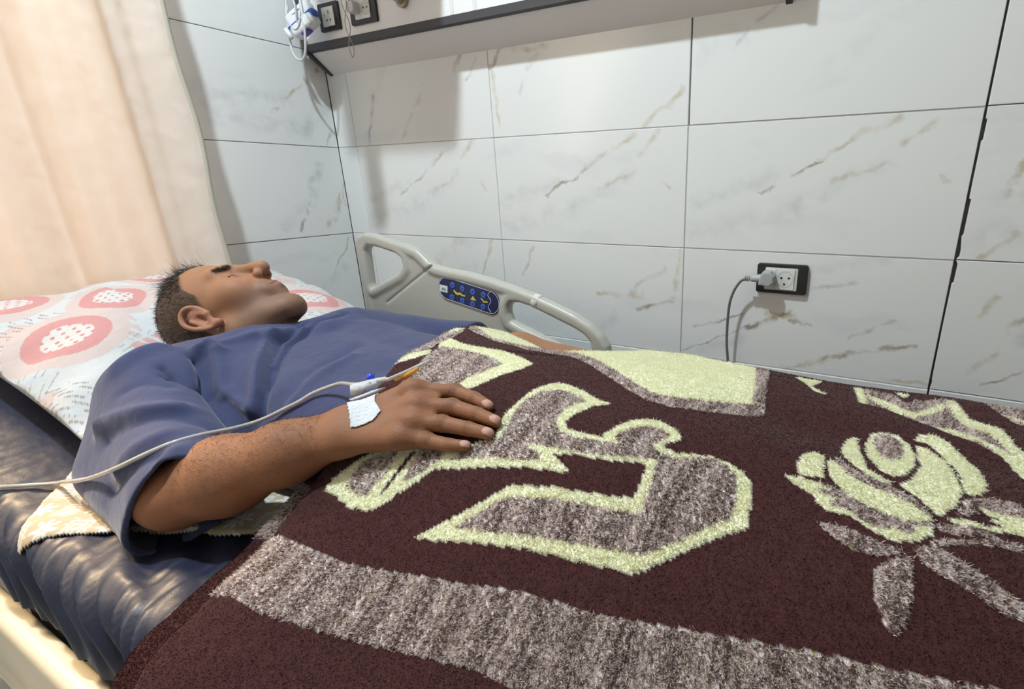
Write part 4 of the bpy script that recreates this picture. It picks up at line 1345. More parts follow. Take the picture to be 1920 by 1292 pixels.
# hair region on the scalp
def hair_mask(x, y, z):
    front = 0.078 + 0.012 * np.abs(x) / 0.06
    line = np.where(y > 0.045, front, np.where(y > 0.012, 0.022 + (y - 0.012) / 0.033 * 0.056, np.where(y > -0.028, 0.022, -0.045)))
    line = np.where((y <= 0.030) & (y > 0.006) & (np.abs(x) > 0.055), 0.004 + np.clip(y - 0.012, 0, 1) * 1.2, line)
    return np.clip((z - line) / 0.012, 0, 1)
hm = hair_mask(x_, y_, z_) * ((ax_ < 0.0775) | (z_ > 0.035) | (y_ < -0.026))
bl(hm * 0.85, (0.040, 0.027, 0.021))
c3 = np.tile(SK, (len(P3), 1)) * (1 + 0.07 * fbm(P3, 60, 3))[:, None]

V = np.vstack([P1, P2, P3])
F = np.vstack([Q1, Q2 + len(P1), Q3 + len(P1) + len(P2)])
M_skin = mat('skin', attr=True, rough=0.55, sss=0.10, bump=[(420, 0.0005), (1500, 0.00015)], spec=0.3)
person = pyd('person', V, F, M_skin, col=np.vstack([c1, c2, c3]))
tag(person, 'patient in a dark blue gown lying on his back with one hand on the blanket', 'person')


def mesh_normals(P, Q):
    n = np.cross(P[Q[:, 2]] - P[Q[:, 0]], P[Q[:, 3]] - P[Q[:, 1]])
    N = np.zeros_like(P)
    for k in range(4): np.add.at(N, Q[:, k], n)
    return N / (np.linalg.norm(N, axis=1)[:, None] + 1e-12)


def strands(name, roots, dirs, length, width, parent, m, bend, seed, nseg=3, colours=None):
    r = np.random.RandomState(seed)
    n = len(roots)
    side = np.cross(dirs, r.normal(size=(n, 3)))
    side /= np.linalg.norm(side, axis=1)[:, None]
    V, C = [], []
    for k in range(nseg + 1):
        t = k / nseg
        p = roots + dirs * (length * t)[:, None] + bend * (length * t * t)[:, None]
        wd = width * (1 - t * 0.85)
        V.append(p - side * wd * 0.5); V.append(p + side * wd * 0.5)
    V = np.stack(V, 1).reshape(-1, 3)
    m_ = 2 * (nseg + 1)
    F = []
    for k in range(nseg):
        b0 = np.arange(n) * m_ + 2 * k
        F.append(np.stack([b0, b0 + 1, b0 + 3, b0 + 2], 1))
    col = None if colours is None else np.repeat(colours, m_, 0)
    return pyd(name, V, np.vstack(F), m, parent, smooth=False, col=col)


# --- head hair
N2 = mesh_normals(P2, Q2)
if (N2 * (P2 - HC)).sum() < 0: N2 = -N2
r = np.random.RandomState(11)
cand = np.where(hm > 0.6)[0]
pick = r.choice(cand, 18000)
rt = P2[pick] - N2[pick] * 0.001
lz = q2[pick]
topness = np.clip((lz[:, 2] - 0.05) / 0.05, 0, 1) * np.clip((lz[:, 1] + 0.01) / 0.04, 0, 1)
comb = (HM @ np.array([0.1, -0.55, 0.45]))
dr = N2[pick] * (0.16 + 0.40 * topness[:, None]) + comb * 0.75 + r.normal(size=(len(pick), 3)) * 0.25
dr /= np.linalg.norm(dr, axis=1)[:, None]
ln = 0.0045 + 0.014 * topness * r.uniform(0.6, 1.3, len(pick)) + r.uniform(0, 0.004, len(pick))
hc_ = np.array([0.040, 0.026, 0.019]) * r.uniform(0.5, 1.7, (len(pick), 1))
grey = r.uniform(size=len(pick)) < 0.10
hc_[grey] = np.array([0.16, 0.14, 0.12])
M_hair = mat('dark_hair', attr=True, rough=0.5)
hr = strands('hair', rt, dr, ln, 0.0009, person, M_hair, -N2[pick] * 0.45 + r.normal(size=(len(pick), 3)) * 0.5, 12, colours=hc_)
hr['label'] = 'short dark brown hair'
hr['kind'] = 'stuff'
# --- beard stubble and eyebrows
for sg in (-1, 1):
    eb = np.where((brow > 0.4) & (x_ * sg > 0))[0]
    pick = r.choice(eb, 350)
    ed_ = N2[pick] * 0.35 + (HM @ np.array([1, 0, 0.25]))[None] * sg * 0.8 + r.normal(size=(350, 3)) * 0.15
    ed_ /= np.linalg.norm(ed_, axis=1)[:, None]
    o = strands('eyebrow', P2[pick], ed_, np.full(350, 0.008), 0.0005, person, M_hair, np.zeros((350, 3)), 13, colours=np.tile([0.05, 0.033, 0.025], (350, 1)))
    o['kind'] = 'stuff'
# --- fine dark hair on the forearm
N1 = mesh_normals(P1, Q1)
mid_ = EL + (WR - EL) * np.clip(((P1 - EL) @ (WR - EL)) / ((WR - EL) @ (WR - EL)), 0, 1)[:, None]
if (N1 * (P1 - mid_)).sum() < 0: N1 = -N1
ca = np.where((tt > 0.12) & (tt < 0.93) & (N1[:, 2] > -0.1))[0]
dens = 0.35 + 0.65 * np.clip(N1[ca] @ np.array([-0.3, 0.4, 0.85]), 0, 1)
pick = r.choice(ca, 3000, p=dens / dens.sum())
axd = (WR - EL) / np.linalg.norm(WR - EL)
dr = axd * 0.6 + N1[pick] * 0.22 + lat * r.uniform(0.0, 0.7, (3000, 1)) + r.normal(size=(3000, 3)) * 0.22
dr /= np.linalg.norm(dr, axis=1)[:, None]
ah = strands('arm_hair', P1[pick], dr, r.uniform(0.006, 0.014, 3000), 0.00028, person, M_hair, -N1[pick] * 0.15 + r.normal(size=(3000, 3)) * 0.25, 14, colours=np.tile([0.03, 0.018, 0.012], (3000, 1)))
ah['kind'] = 'stuff'

# ---------------------------------------------------------------- trousers (covered by the blanket)
def trouser_sdf(p):
    d = smin(rc(p, (1.34, -0.82, 0.672), (1.45, -0.80, 0.670), 0.092, 0.088), rc(p, (1.34, -0.65, 0.672), (1.45, -0.66, 0.670), 0.092, 0.088), 0.05)
    for y in (-0.81, -0.62):
        d = smin(d, rc(p, (1.45, y, 0.672), (1.84, y, 0.675), 0.081, 0.060), 0.04)
        d = smin(d, rc(p, (1.84, y, 0.675), (2.10, y, 0.665), 0.058, 0.048), 0.02)
    return np.maximum(d, 1.315 - p[:, 0])


Pt, Qt = surface_nets(trouser_sdf, (1.28, -0.98, 0.56), (2.2, -0.48, 0.80), 0.008, slack=1.4)
pyd('trousers', Pt, Qt, mat('trouser_cotton', (0.05, 0.06, 0.15), 0.9), person)

# ---------------------------------------------------------------- gown
HEM_N = np.array([0.829, -0.467, -0.228]); HEM_N /= np.linalg.norm(HEM_N)
HEM_C = np.array([1.0, -1.06, 0.69]) - HEM_N * -0.018
# folds: polyline on the cloth, width, height (negative = crease)
FOLDS = [
    ([(0.7988,-0.9118,0.7998),(0.827,-0.9199,0.7849),(0.8634,-0.9382,0.7674),(0.8884,-0.9442,0.7573),(0.9387,-0.9561,0.7347),(0.9581,-0.9554,0.722)], 0.01, -0.014),
    ([(0.8017,-0.8908,0.8004),(0.8356,-0.9083,0.7824),(0.8673,-0.9307,0.7653),(0.9053,-0.9346,0.7525),(0.9498,-0.936,0.7408)], 0.011, 0.01),
    ([(0.7766,-0.9048,0.8077),(0.7759,-0.8896,0.8076),(0.7968,-0.8859,0.8026)], 0.01, 0.008),
    ([(0.8314,-0.9711,0.7925),(0.8581,-0.9572,0.7776),(0.869,-0.9414,0.7654)], 0.008, -0.008),
    ([(0.8088,-0.9707,0.801),(0.8333,-0.9721,0.792)], 0.005, -0.007),
    ([(0.7952,-0.7427,0.8181),(0.8224,-0.8059,0.7991),(0.898,-0.8678,0.7875),(0.9415,-0.9022,0.772),(0.9673,-0.9301,0.746)], 0.012, -0.015),
    ([(0.8,-0.7563,0.8145),(0.8066,-0.8044,0.8038),(0.8711,-0.8617,0.7903),(0.9341,-0.9124,0.7661),(0.9547,-0.935,0.7413)], 0.01, 0.01),
    ([(0.7875,-0.6363,0.8132),(0.8254,-0.7392,0.8107),(0.8396,-0.7897,0.7968),(0.8967,-0.8481,0.7898),(0.9424,-0.892,0.777)], 0.006, -0.006),
    ([(0.8135,-0.7457,0.8135),(0.8302,-0.7974,0.7977),(0.8897,-0.8521,0.79)], 0.006, 0.005),
    ([(0.7783,-0.8871,0.8072),(0.784,-0.8292,0.81),(0.7942,-0.7911,0.8106)], 0.012, 0.006),
    ([(0.809,-1.0615,0.7409),(0.8595,-1.0528,0.7603),(0.8905,-1.0404,0.7689),(0.9174,-1.0226,0.7707),(0.9335,-1.0042,0.7662)], 0.012, 0.009),
    ([(0.8402,-1.0682,0.736),(0.9075,-1.0518,0.7606),(0.9471,-1.0256,0.7637),(0.9836,-1.0019,0.7469)], 0.012, -0.006),
    ([(0.9236,-1.0905,0.7148),(0.9554,-1.0724,0.7428),(0.9782,-1.0471,0.7539)], 0.014, 0.006),
    ([(0.9035,-1.1011,0.685),(0.9723,-1.0882,0.7265),(1.0039,-1.0689,0.7422)], 0.012, -0.005),
    ([(1.023,-1.1111,0.6946),(1.0301,-1.0854,0.7301),(1.0205,-1.0516,0.7446)], 0.012, 0.006),
    ([(1.0016,-0.9286,0.744),(1.0115,-0.8909,0.7718),(0.978,-0.8242,0.7855),(0.966,-0.7477,0.7921)], 0.014, -0.004),
    ([(1.0198,-0.9058,0.7627),(1.0083,-0.8502,0.7817),(0.9949,-0.7806,0.7876)], 0.012, 0.004),
    ([(0.7572,-1.0071,0.803),(0.7555,-0.982,0.8152),(0.7423,-0.9433,0.8186)], 0.016, 0.007),
    ([(0.8178,-1.0256,0.7838),(0.8316,-1.0058,0.7908),(0.8611,-0.9888,0.7857)], 0.012, -0.005),
    ([(0.8973,-0.9408,0.7535),(0.9364,-0.9438,0.7372),(0.9614,-0.9407,0.7327)], 0.008, -0.007),
]


def gown_outer(p):
    t = rc(p, (0.80, -0.855, 0.690), (1.30, -0.84, 0.660), 0.105, 0.100)
    t = smin(t, rc(p, (0.80, -0.64, 0.695), (1.30, -0.64, 0.665), 0.105, 0.100), 0.07)
    t = smin(t, rc(p, (0.79, -0.75, 0.690), (1.30, -0.74, 0.665), 0.110, 0.104), 0.05)
    t = smin(t, rc(p, SR + [0.0, 0.02, 0], SL, 0.074, 0.074), 0.05)
    # cloth pushed up around the neck
    t = smin(t, rc(p, (0.690, -0.895, 0.765), (0.745, -0.815, 0.778), 0.036, 0.030), 0.03)
    t = smin(t, rc(p, (0.745, -0.815, 0.778), (0.805, -0.715, 0.780), 0.030, 0.030), 0.03)
    t = smin(t, rc(p, (0.805, -0.715, 0.780), (0.760, -0.600, 0.770), 0.030, 0.036), 0.03)
    s = rc(p, SR, EL + [0.05, 0.01, 0.012], 0.078, 0.060)
    s = smin(s, rc(p, (0.76, -1.015, 0.685), (0.985, -1.072, 0.655), 0.055, 0.040), 0.04)
    s = smin(s, rc(p, (0.775, -1.062, 0.648), (0.965, -1.094, 0.626), 0.034, 0.018), 0.05)
    l = rc(p, SL, (1.01, -0.455, 0.705), 0.075, 0.062)
    return t, s, l


_FF = None


def _fold_frames():
    out = []
    for pts, wd, hg in FOLDS:
        q = np.asarray(pts, np.float32)
        m = q.mean(0)
        g_ = np.zeros(3)
        for pt in q:
            for k in range(3):
                e = np.zeros(3); e[k] = 0.004
                fa = [float(min(x[0] for x in gown_outer((pt + sgn * e)[None].astype(np.float32)))) for sgn in (1, -1)]
                g_[k] += fa[0] - fa[1]
        n_ = (g_ / np.linalg.norm(g_)).astype(np.float32)
        out.append((q, n_, wd, hg))
    return out


def fold_disp(p):
    """wrinkles: measured along the cloth, so that a crease keeps its depth"""
    global _FF
    if _FF is None: _FF = _fold_frames()
    d = np.zeros(len(p), np.float32)
    for q, n_, wd, hg in _FF:
        lo_, hi_ = q.min(0) - 3 * wd - 0.03, q.max(0) + 3 * wd + 0.03
        m = np.all((p > lo_) & (p < hi_), axis=1)
        if not m.any(): continue
        pm = p[m]
        pm = pm - (pm @ n_)[:, None] * n_
        qq = q - (q @ n_)[:, None] * n_
        dd = polydist(pm, qq)
        d[m] += (1.3 * hg * np.exp(-(dd / wd) ** 2) if hg > 0 else 1.7 * hg * np.exp(-np.sqrt((dd / wd) ** 2 + 0.05) * 1.1))
    d += 0.0016 * np.sin(p @ np.array([31, 17, 5], np.float32) + 2 * np.sin(p @ np.array([9, -23, 4], np.float32)))
    return d


def gown_sdf(p):
    t, s, l = gown_outer(p)
    o = smin(smin(t, s, 0.035), l, 0.03) - fold_disp(p)
    pl_ = (p - HEM_C.astype(np.float32)) @ HEM_N.astype(np.float32)
    sh = np.maximum(o, -np.maximum(-pl_, np.minimum(np.maximum(s - t - 0.022, p[:, 1] + 0.965), p[:, 1] + 0.985)))
    # hollow of the near sleeve behind its hem
    sh = np.maximum(sh, -np.maximum(np.maximum(o + 0.006, -0.075 - pl_), s - t + 0.01))
    cut = np.maximum(0.985 - p[:, 0], l - t)
    sh = np.maximum(sh, -cut)
    # neck opening follows the neck
    nk = rc(p, HC + HM @ np.array([0, -0.035, -0.035]), np.array([0.77, -0.765, 0.745]), 0.062, 0.052)
    sh = np.maximum(sh, -nk)
    sh = np.maximum(sh, -head_blob(p))
    return np.maximum(sh, p[:, 0] - 1.33)


def head_blob(p):
    q = ((p - HC) @ HM).astype(np.float32)
    d = ell(q, (0, -0.014, 0.046), (0.079, 0.100, 0.087))
    d = smin(d, ell(q, (0, 0.030, -0.020), (0.064, 0.068, 0.084)), 0.03)
    s = np.abs(q) * np.array([1, 0, 0], np.float32) + q * np.array([0, 1, 1], np.float32)
    d = smin(d, rc(s, (0.054, -0.004, -0.050), (0.022, 0.058, -0.098), 0.023, 0.021), 0.025)
    return smin(d, sph(q, (0, 0.068, -0.102), 0.024), 0.02)
P, Q = surface_nets(gown_sdf, (0.58, -1.16, 0.56), (1.36, -0.36, 0.86), 0.0028, slack=1.7)
P = laplacian(P, Q, 2)
M_gown = mat('navy_cotton', (0.041, 0.050, 0.125), 0.85, sheen=0.25, bump=[(30, 0.003), (1400, 0.0002)], var=(5, 0.10))
gown = pyd('gown', P, Q, M_gown, person)
gown['label'] = 'dark blue short-sleeved hospital gown'
# ================================================================ blanket: shape of the cover over the body
_ty = np.arange(-1.6, 0.2, 0.004)
_tab = np.interp(_ty, [-1.6, -1.22, -1.17, -1.10, -1.05, -0.98, -0.93, -0.88, -0.83, -0.75, -0.66, -0.55, -0.45, -0.38, -0.30, 0.2],
                 [0.0, 0.006, 0.012, 0.028, 0.046, 0.088, 0.122, 0.150, 0.166, 0.177, 0.177, 0.166, 0.142, 0.120, 0.082, 0.0])
_k = np.exp(-(np.arange(-15, 16) * 0.004 / 0.022) ** 2); _k /= _k.sum()
_tab = np.convolve(np.pad(_tab, 15, mode='edge'), _k, 'valid')


def bz(x, y):
    """top surface of the blanket"""
    x = np.asarray(x, float); y = np.asarray(y, float)
    b = np.interp(y, _ty, _tab)
    fx = 1.0 - 0.05 * np.clip((x - 1.45) / 0.6, 0, 1)
    z = 0.612 + b * fx + 0.004
    z -= np.interp(x, [1.02, 1.082, 1.121, 1.163, 1.204, 1.264, 1.348, 1.42], [0, 0.003, 0.013, 0.024, 0.030, 0.026, 0.013, 0]) * np.clip((y + 0.66) / 0.17, 0, 1)
    z -= 0.011 * np.clip((x - 1.42) / 0.25, 0, 1) * np.clip((y + 0.56) / 0.14, 0, 1)
    # dip between the legs, soft rolls of the cloth
    z -= 0.016 * np.exp(-((y + 0.715) / 0.05) ** 2) * np.clip((x - 1.55) / 0.25, 0, 1)
    z += 0.007 * np.exp(-(((y + 0.50) + 0.22 * (x - 1.75)) / 0.035) ** 2) * np.clip((x - 1.45) / 0.15, 0, 1)
    z += 0.0028 * np.sin(x * 21 + 2.0 * np.sin(y * 9)) * np.sin(y * 17 + 1.3) + 0.002 * np.sin(x * 9 - y * 31)
    return z


_ey = [-1.6, -1.25, -1.20, -1.10, -1.03, -0.96, -0.90, -0.86, -0.776, -0.60, -0.425, -0.30, 0.0]
_ex = [1.215, 1.198, 1.188, 1.166, 1.158, 1.163, 1.150, 1.130, 1.093, 1.030, 0.976, 0.955, 0.93]
def xe(y): return np.interp(y, _ey, _ex)
# woven picture of the blanket, outlines in metres on the cover (c = cream, g = melange grey, b = brown ground)
PRINT = [
    ('c', ((1.3492,-0.8969),(1.3827,-0.8756),(1.3694,-0.8406),(1.3687,-0.8165),(1.3679,-0.7811),(1.373,-0.7625),(1.387,-0.7399),(1.4063,-0.7365),(1.4354,-0.7447),(1.4629,-0.7582),(1.4886,-0.7646),(1.4684,-0.7801),(1.46,-0.8041),(1.4567,-0.8197),(1.4577,-0.8314),(1.4657,-0.8396),(1.4788,-0.8415),(1.4967,-0.8421),(1.5154,-0.8397),(1.5151,-0.8338),(1.5212,-0.8177),(1.5316,-0.7976),(1.5447,-0.7887),(1.5632,-0.7858),(1.5787,-0.7906),(1.5939,-0.7991),(1.6004,-0.8078),(1.6011,-0.8154),(1.5928,-0.8205),(1.585,-0.8269),(1.5925,-0.8329),(1.6079,-0.8339),(1.6238,-0.8303),(1.6419,-0.827),(1.6564,-0.8284),(1.6711,-0.832),(1.6825,-0.8372),(1.6903,-0.8467),(1.6945,-0.8579),(1.6971,-0.8741),(1.6973,-0.8872),(1.6983,-0.8962),(1.6861,-0.9017),(1.6692,-0.9133),(1.6529,-0.9262),(1.6368,-0.9395),(1.6207,-0.9523),(1.6087,-0.9594),(1.5814,-0.9631),(1.5595,-0.9657),(1.5271,-0.9687),(1.4883,-0.9725),(1.4514,-0.9783),(1.4128,-0.9848),(1.3819,-0.9915),(1.358,-0.995),(1.3765,-0.9787),(1.3985,-0.9605),(1.4166,-0.9447),(1.4304,-0.9309),(1.4399,-0.9234),(1.4623,-0.9177),(1.4785,-0.9163),(1.4976,-0.9114),(1.511,-0.9113),(1.5355,-0.908),(1.5635,-0.9036),(1.5822,-0.8991),(1.5833,-0.8936),(1.5831,-0.8794),(1.5804,-0.8606),(1.5684,-0.8604),(1.5336,-0.8696),(1.5074,-0.8716),(1.4891,-0.8739),(1.4685,-0.8803),(1.4824,-0.8864),(1.5011,-0.8943),(1.478,-0.8976),(1.4503,-0.8998),(1.4125,-0.9067),(1.3851,-0.9125),(1.3584,-0.9201),(1.3285,-0.9287),(1.3238,-0.9351),(1.3143,-0.9476),(1.2959,-0.965),(1.2983,-0.9665),(1.2863,-0.9804),(1.2707,-0.9899),(1.2393,-0.9909),(1.2155,-0.9866),(1.1918,-0.9864),(1.1931,-0.9727),(1.2034,-0.9592),(1.2163,-0.9452),(1.2391,-0.9271),(1.2889,-0.8999))),
    ('g', ((1.3898,-0.8741),(1.3887,-0.8661),(1.3808,-0.8374),(1.3759,-0.8024),(1.3826,-0.7715),(1.4016,-0.7574),(1.4276,-0.7603),(1.4544,-0.7694),(1.4442,-0.7882),(1.4391,-0.8064),(1.4449,-0.8333),(1.4553,-0.8448),(1.4718,-0.8496),(1.4952,-0.8498),(1.5217,-0.8464),(1.5407,-0.8433),(1.5276,-0.835),(1.5373,-0.8161),(1.5559,-0.8016),(1.5749,-0.8016),(1.5887,-0.8097),(1.583,-0.822),(1.575,-0.831),(1.582,-0.8387),(1.5958,-0.8414),(1.6104,-0.8408),(1.6295,-0.8328),(1.6474,-0.8295),(1.6649,-0.8341),(1.676,-0.8459),(1.6803,-0.8621),(1.6817,-0.8785),(1.6826,-0.8891),(1.6653,-0.9009),(1.6457,-0.9178),(1.6278,-0.933),(1.6103,-0.9435),(1.5741,-0.9488),(1.5408,-0.9539),(1.5054,-0.9585),(1.4563,-0.9661),(1.4256,-0.9713),(1.4003,-0.9737),(1.4184,-0.9548),(1.432,-0.9412),(1.4496,-0.9329),(1.4848,-0.9262),(1.5092,-0.9218),(1.5458,-0.9179),(1.5759,-0.9139),(1.5955,-0.9101),(1.5942,-0.8964),(1.5936,-0.8784),(1.5892,-0.85),(1.5543,-0.8579),(1.5187,-0.867),(1.4787,-0.8708),(1.4498,-0.872),(1.4228,-0.8731),(1.4424,-0.8791),(1.4601,-0.8878),(1.4344,-0.8942),(1.4001,-0.8986),(1.3723,-0.9046),(1.3433,-0.9142),(1.3481,-0.9078),(1.3557,-0.8966),(1.3708,-0.8861))),
    ('g', ((1.2204,-0.9517),(1.2366,-0.938),(1.2633,-0.9242),(1.2641,-0.9328),(1.268,-0.9453),(1.2608,-0.9614),(1.2586,-0.9764),(1.2461,-0.978),(1.2196,-0.9736))),
    ('g', ((1.2918,-0.9131),(1.3261,-0.9071),(1.3296,-0.915),(1.3245,-0.9233),(1.3118,-0.9375),(1.2972,-0.9516),(1.2939,-0.9386))),
    ('b', ((1.2814,-0.9196),(1.2902,-0.9172),(1.2795,-0.9687),(1.274,-0.9732))),
    ('c', ((1.0807,-0.661),(1.0725,-0.6256),(1.1227,-0.6431),(1.1812,-0.6534),(1.231,-0.6629),(1.2754,-0.6805),(1.3175,-0.6987),(1.3135,-0.7264),(1.2959,-0.7555),(1.2838,-0.78),(1.2712,-0.8025),(1.2506,-0.8195),(1.2091,-0.8068))),
    ('g', ((1.1004,-0.6756),(1.1594,-0.6828),(1.2198,-0.6984),(1.2752,-0.7213),(1.2639,-0.7511),(1.2498,-0.7736),(1.2452,-0.8008),(1.224,-0.8218),(1.1591,-0.8177),(1.1551,-0.8056),(1.1468,-0.7803),(1.1202,-0.7271))),
    ('c', ((1.0924,-0.7824),(1.0894,-0.7576),(1.0942,-0.7303),(1.0999,-0.7003),(1.1169,-0.7216),(1.1145,-0.7493),(1.1067,-0.769))),
    ('g', ((1.0863,-0.7548),(1.0594,-0.703),(1.0272,-0.632),(1.0352,-0.5951),(1.0411,-0.5659),(1.056,-0.57),(1.0706,-0.6151),(1.0752,-0.6554),(1.093,-0.696),(1.0925,-0.7287))),
    ('c', ((1.0372,-0.5972),(1.0295,-0.5656),(1.0457,-0.5527),(1.0521,-0.5837))),
    ('g', ((1.0502,-0.5501),(0.9792,-0.4596),(1.0926,-0.5495),(1.1372,-0.5494),(1.1551,-0.5156),(1.1802,-0.4782),(1.2957,-0.567),(1.3607,-0.6033),(1.4401,-0.6692),(1.4389,-0.6767),(1.3825,-0.6416),(1.3195,-0.6048),(1.2461,-0.572),(1.1769,-0.5538),(1.1327,-0.571),(1.086,-0.5684))),
    ('c', ((0.9912,-0.4727),(0.9622,-0.3997),(1.0397,-0.4391),(1.0942,-0.4709),(1.133,-0.4652),(1.1805,-0.4759),(1.1743,-0.5166),(1.1568,-0.5418),(1.1184,-0.5625),(1.0671,-0.5379))),
    ('b', ((0.9737,-0.3918),(0.9819,-0.3744),(1.0686,-0.4666),(1.0294,-0.4371))),
    ('g', ((1.2742,-0.5589),(1.3787,-0.6453),(1.4364,-0.6824),(1.4856,-0.7123),(1.5284,-0.7371),(1.5617,-0.7458),(1.6018,-0.7389),(1.6293,-0.7296),(1.6617,-0.7067),(1.6731,-0.6995),(1.6438,-0.4972),(1.6164,-0.4887),(1.4308,-0.5066),(1.3074,-0.5223))),
    ('c', ((1.2714,-0.5474),(1.3416,-0.501),(1.4833,-0.4227),(1.6228,-0.4817),(1.6555,-0.6782),(1.6401,-0.6844),(1.6049,-0.7024),(1.565,-0.7148),(1.5368,-0.7202),(1.5083,-0.7049),(1.4711,-0.6815),(1.4291,-0.6541),(1.3849,-0.6213),(1.3326,-0.5805))),
    ('g', ((1.7407,-0.8319),(1.7512,-0.8241),(1.7691,-0.8269),(1.7916,-0.8389),(1.8102,-0.8453),(1.8278,-0.8469),(1.8512,-0.8426),(1.8404,-0.8578),(1.8237,-0.8639),(1.8109,-0.8643),(1.793,-0.8578),(1.7714,-0.8491),(1.7511,-0.8424))),
    ('c', ((1.7301,-0.8052),(1.7319,-0.7891),(1.7428,-0.7751),(1.7532,-0.7772),(1.7559,-0.8163),(1.7429,-0.8201),(1.7318,-0.8195))),
    ('c', ((1.7691,-0.742),(1.7729,-0.7094),(1.7845,-0.6987),(1.7874,-0.7364),(1.7938,-0.7815),(1.809,-0.7923),(1.8198,-0.7992),(1.8091,-0.8004),(1.7942,-0.793),(1.7809,-0.7794),(1.7707,-0.7612))),
    ('c', ((1.7931,-0.7118),(1.7979,-0.6899),(1.809,-0.6808),(1.826,-0.6824),(1.8369,-0.6972),(1.843,-0.7158),(1.8393,-0.7533),(1.8309,-0.7767),(1.8199,-0.786),(1.8076,-0.78),(1.7974,-0.7538))),
    ('g', ((1.8012,-0.6993),(1.8063,-0.6851),(1.8177,-0.6846),(1.8275,-0.6921),(1.8319,-0.7101),(1.8276,-0.739),(1.8182,-0.7511),(1.8094,-0.7405),(1.8038,-0.7172))),
    ('c', ((1.8463,-0.6971),(1.8579,-0.701),(1.8715,-0.7228),(1.8762,-0.7636),(1.8772,-0.7873),(1.8733,-0.8072),(1.8626,-0.8226),(1.8563,-0.8306),(1.8519,-0.8252),(1.8414,-0.8127),(1.8245,-0.7993),(1.8353,-0.7873),(1.8466,-0.7531))),
    ('c', ((1.8438,-0.6874),(1.8496,-0.6732),(1.8647,-0.6689),(1.8786,-0.6801),(1.8884,-0.7019),(1.8982,-0.7213),(1.9007,-0.7561),(1.8985,-0.776),(1.8912,-0.7867),(1.8806,-0.7899),(1.8803,-0.767),(1.8774,-0.7344),(1.868,-0.7051),(1.8585,-0.6898))),
    ('g', ((1.7659,-0.7723),(1.7788,-0.7891),(1.7968,-0.7955),(1.8186,-0.8062),(1.8369,-0.815),(1.8506,-0.8311),(1.8452,-0.8319),(1.8323,-0.8227),(1.814,-0.8144),(1.7948,-0.8079),(1.7768,-0.7982),(1.7667,-0.7846))),
    ('c', ((1.7583,-0.7945),(1.7599,-0.7825),(1.7668,-0.7858),(1.7769,-0.8001),(1.7949,-0.8104),(1.8187,-0.8164),(1.8367,-0.8243),(1.8519,-0.8356),(1.8449,-0.8434),(1.8278,-0.8469),(1.8057,-0.8438),(1.7843,-0.8344),(1.7658,-0.8187))),
    ('c', ((1.7191,-0.828),(1.7357,-0.824),(1.7514,-0.826),(1.7682,-0.83),(1.7501,-0.8348),(1.763,-0.8383),(1.774,-0.8396),(1.7618,-0.8486),(1.7715,-0.8505),(1.7845,-0.8518),(1.7976,-0.8599),(1.8131,-0.8638),(1.8172,-0.8588),(1.821,-0.856),(1.8268,-0.8607),(1.8341,-0.8593),(1.8373,-0.8528),(1.8405,-0.8483),(1.8511,-0.844),(1.8497,-0.8554),(1.8403,-0.8653),(1.828,-0.8702),(1.8155,-0.8713),(1.8001,-0.8664),(1.7861,-0.857),(1.7677,-0.8582),(1.7548,-0.8512),(1.7485,-0.8413),(1.7322,-0.8348))),
    ('g', ((1.7581,-0.8749),(1.7737,-0.8704),(1.7896,-0.8727),(1.8072,-0.8768),(1.8322,-0.881),(1.8202,-0.8853),(1.8061,-0.8911),(1.789,-0.89),(1.7776,-0.8856),(1.7653,-0.8769))),
    ('g', ((1.8073,-0.9078),(1.8127,-0.8972),(1.8244,-0.8891),(1.8347,-0.8831),(1.8356,-0.899),(1.8353,-0.9173),(1.8339,-0.9269),(1.83,-0.9388),(1.8229,-0.9436),(1.8178,-0.939),(1.8122,-0.93),(1.8093,-0.9195))),
    ('g', ((1.8366,-0.8749),(1.8503,-0.8671),(1.864,-0.8711),(1.8806,-0.8783),(1.8929,-0.8848),(1.9063,-0.8922),(1.919,-0.8993),(1.9181,-0.9083),(1.9118,-0.9069),(1.8983,-0.9058),(1.8847,-0.9004),(1.8707,-0.895),(1.8557,-0.8921),(1.8423,-0.8851))),
    ('g', ((1.8505,-0.8616),(1.8689,-0.8534),(1.8929,-0.8449),(1.9235,-0.8393),(1.9226,-0.8452),(1.8925,-0.8499),(1.8686,-0.8584),(1.8504,-0.8672))),
    ('g', ((1.8816,-0.7977),(1.8995,-0.7881),(1.9161,-0.7874),(1.9327,-0.7952),(1.9308,-0.8066),(1.9069,-0.8097),(1.891,-0.8073),(1.884,-0.8156),(1.8708,-0.8246))),
    ('g', ((1.8558,-0.8407),(1.874,-0.8367),(1.894,-0.8351),(1.9048,-0.841),(1.8835,-0.8428),(1.8652,-0.8481),(1.8561,-0.8471))),
    ('c', ((1.86,-0.8332),(1.8748,-0.8271),(1.8948,-0.828),(1.909,-0.8229),(1.8956,-0.8204),(1.9062,-0.8147),(1.8925,-0.8123),(1.8895,-0.8055),(1.9072,-0.8077),(1.931,-0.8051),(1.9273,-0.8274),(1.9139,-0.8287),(1.8943,-0.8322),(1.8742,-0.8339))),
    ('c', ((1.7721,-0.5295),(1.7847,-0.5296),(1.7942,-0.6078),(1.781,-0.603))),
    ('g', ((1.7883,-0.5347),(1.8289,-0.5526),(1.8573,-0.5635),(1.8865,-0.5442),(1.8989,-0.602),(1.9175,-0.6274),(1.9407,-0.6743),(1.9538,-0.6962),(1.9492,-0.7195),(1.9291,-0.6889),(1.9068,-0.6683),(1.8817,-0.6582),(1.8499,-0.6385),(1.8211,-0.6148),(1.7925,-0.6056))),
    ('b', ((1.8194,-0.5368),(1.8421,-0.548),(1.8623,-0.5338),(1.8442,-0.5768),(1.8333,-0.5715))),
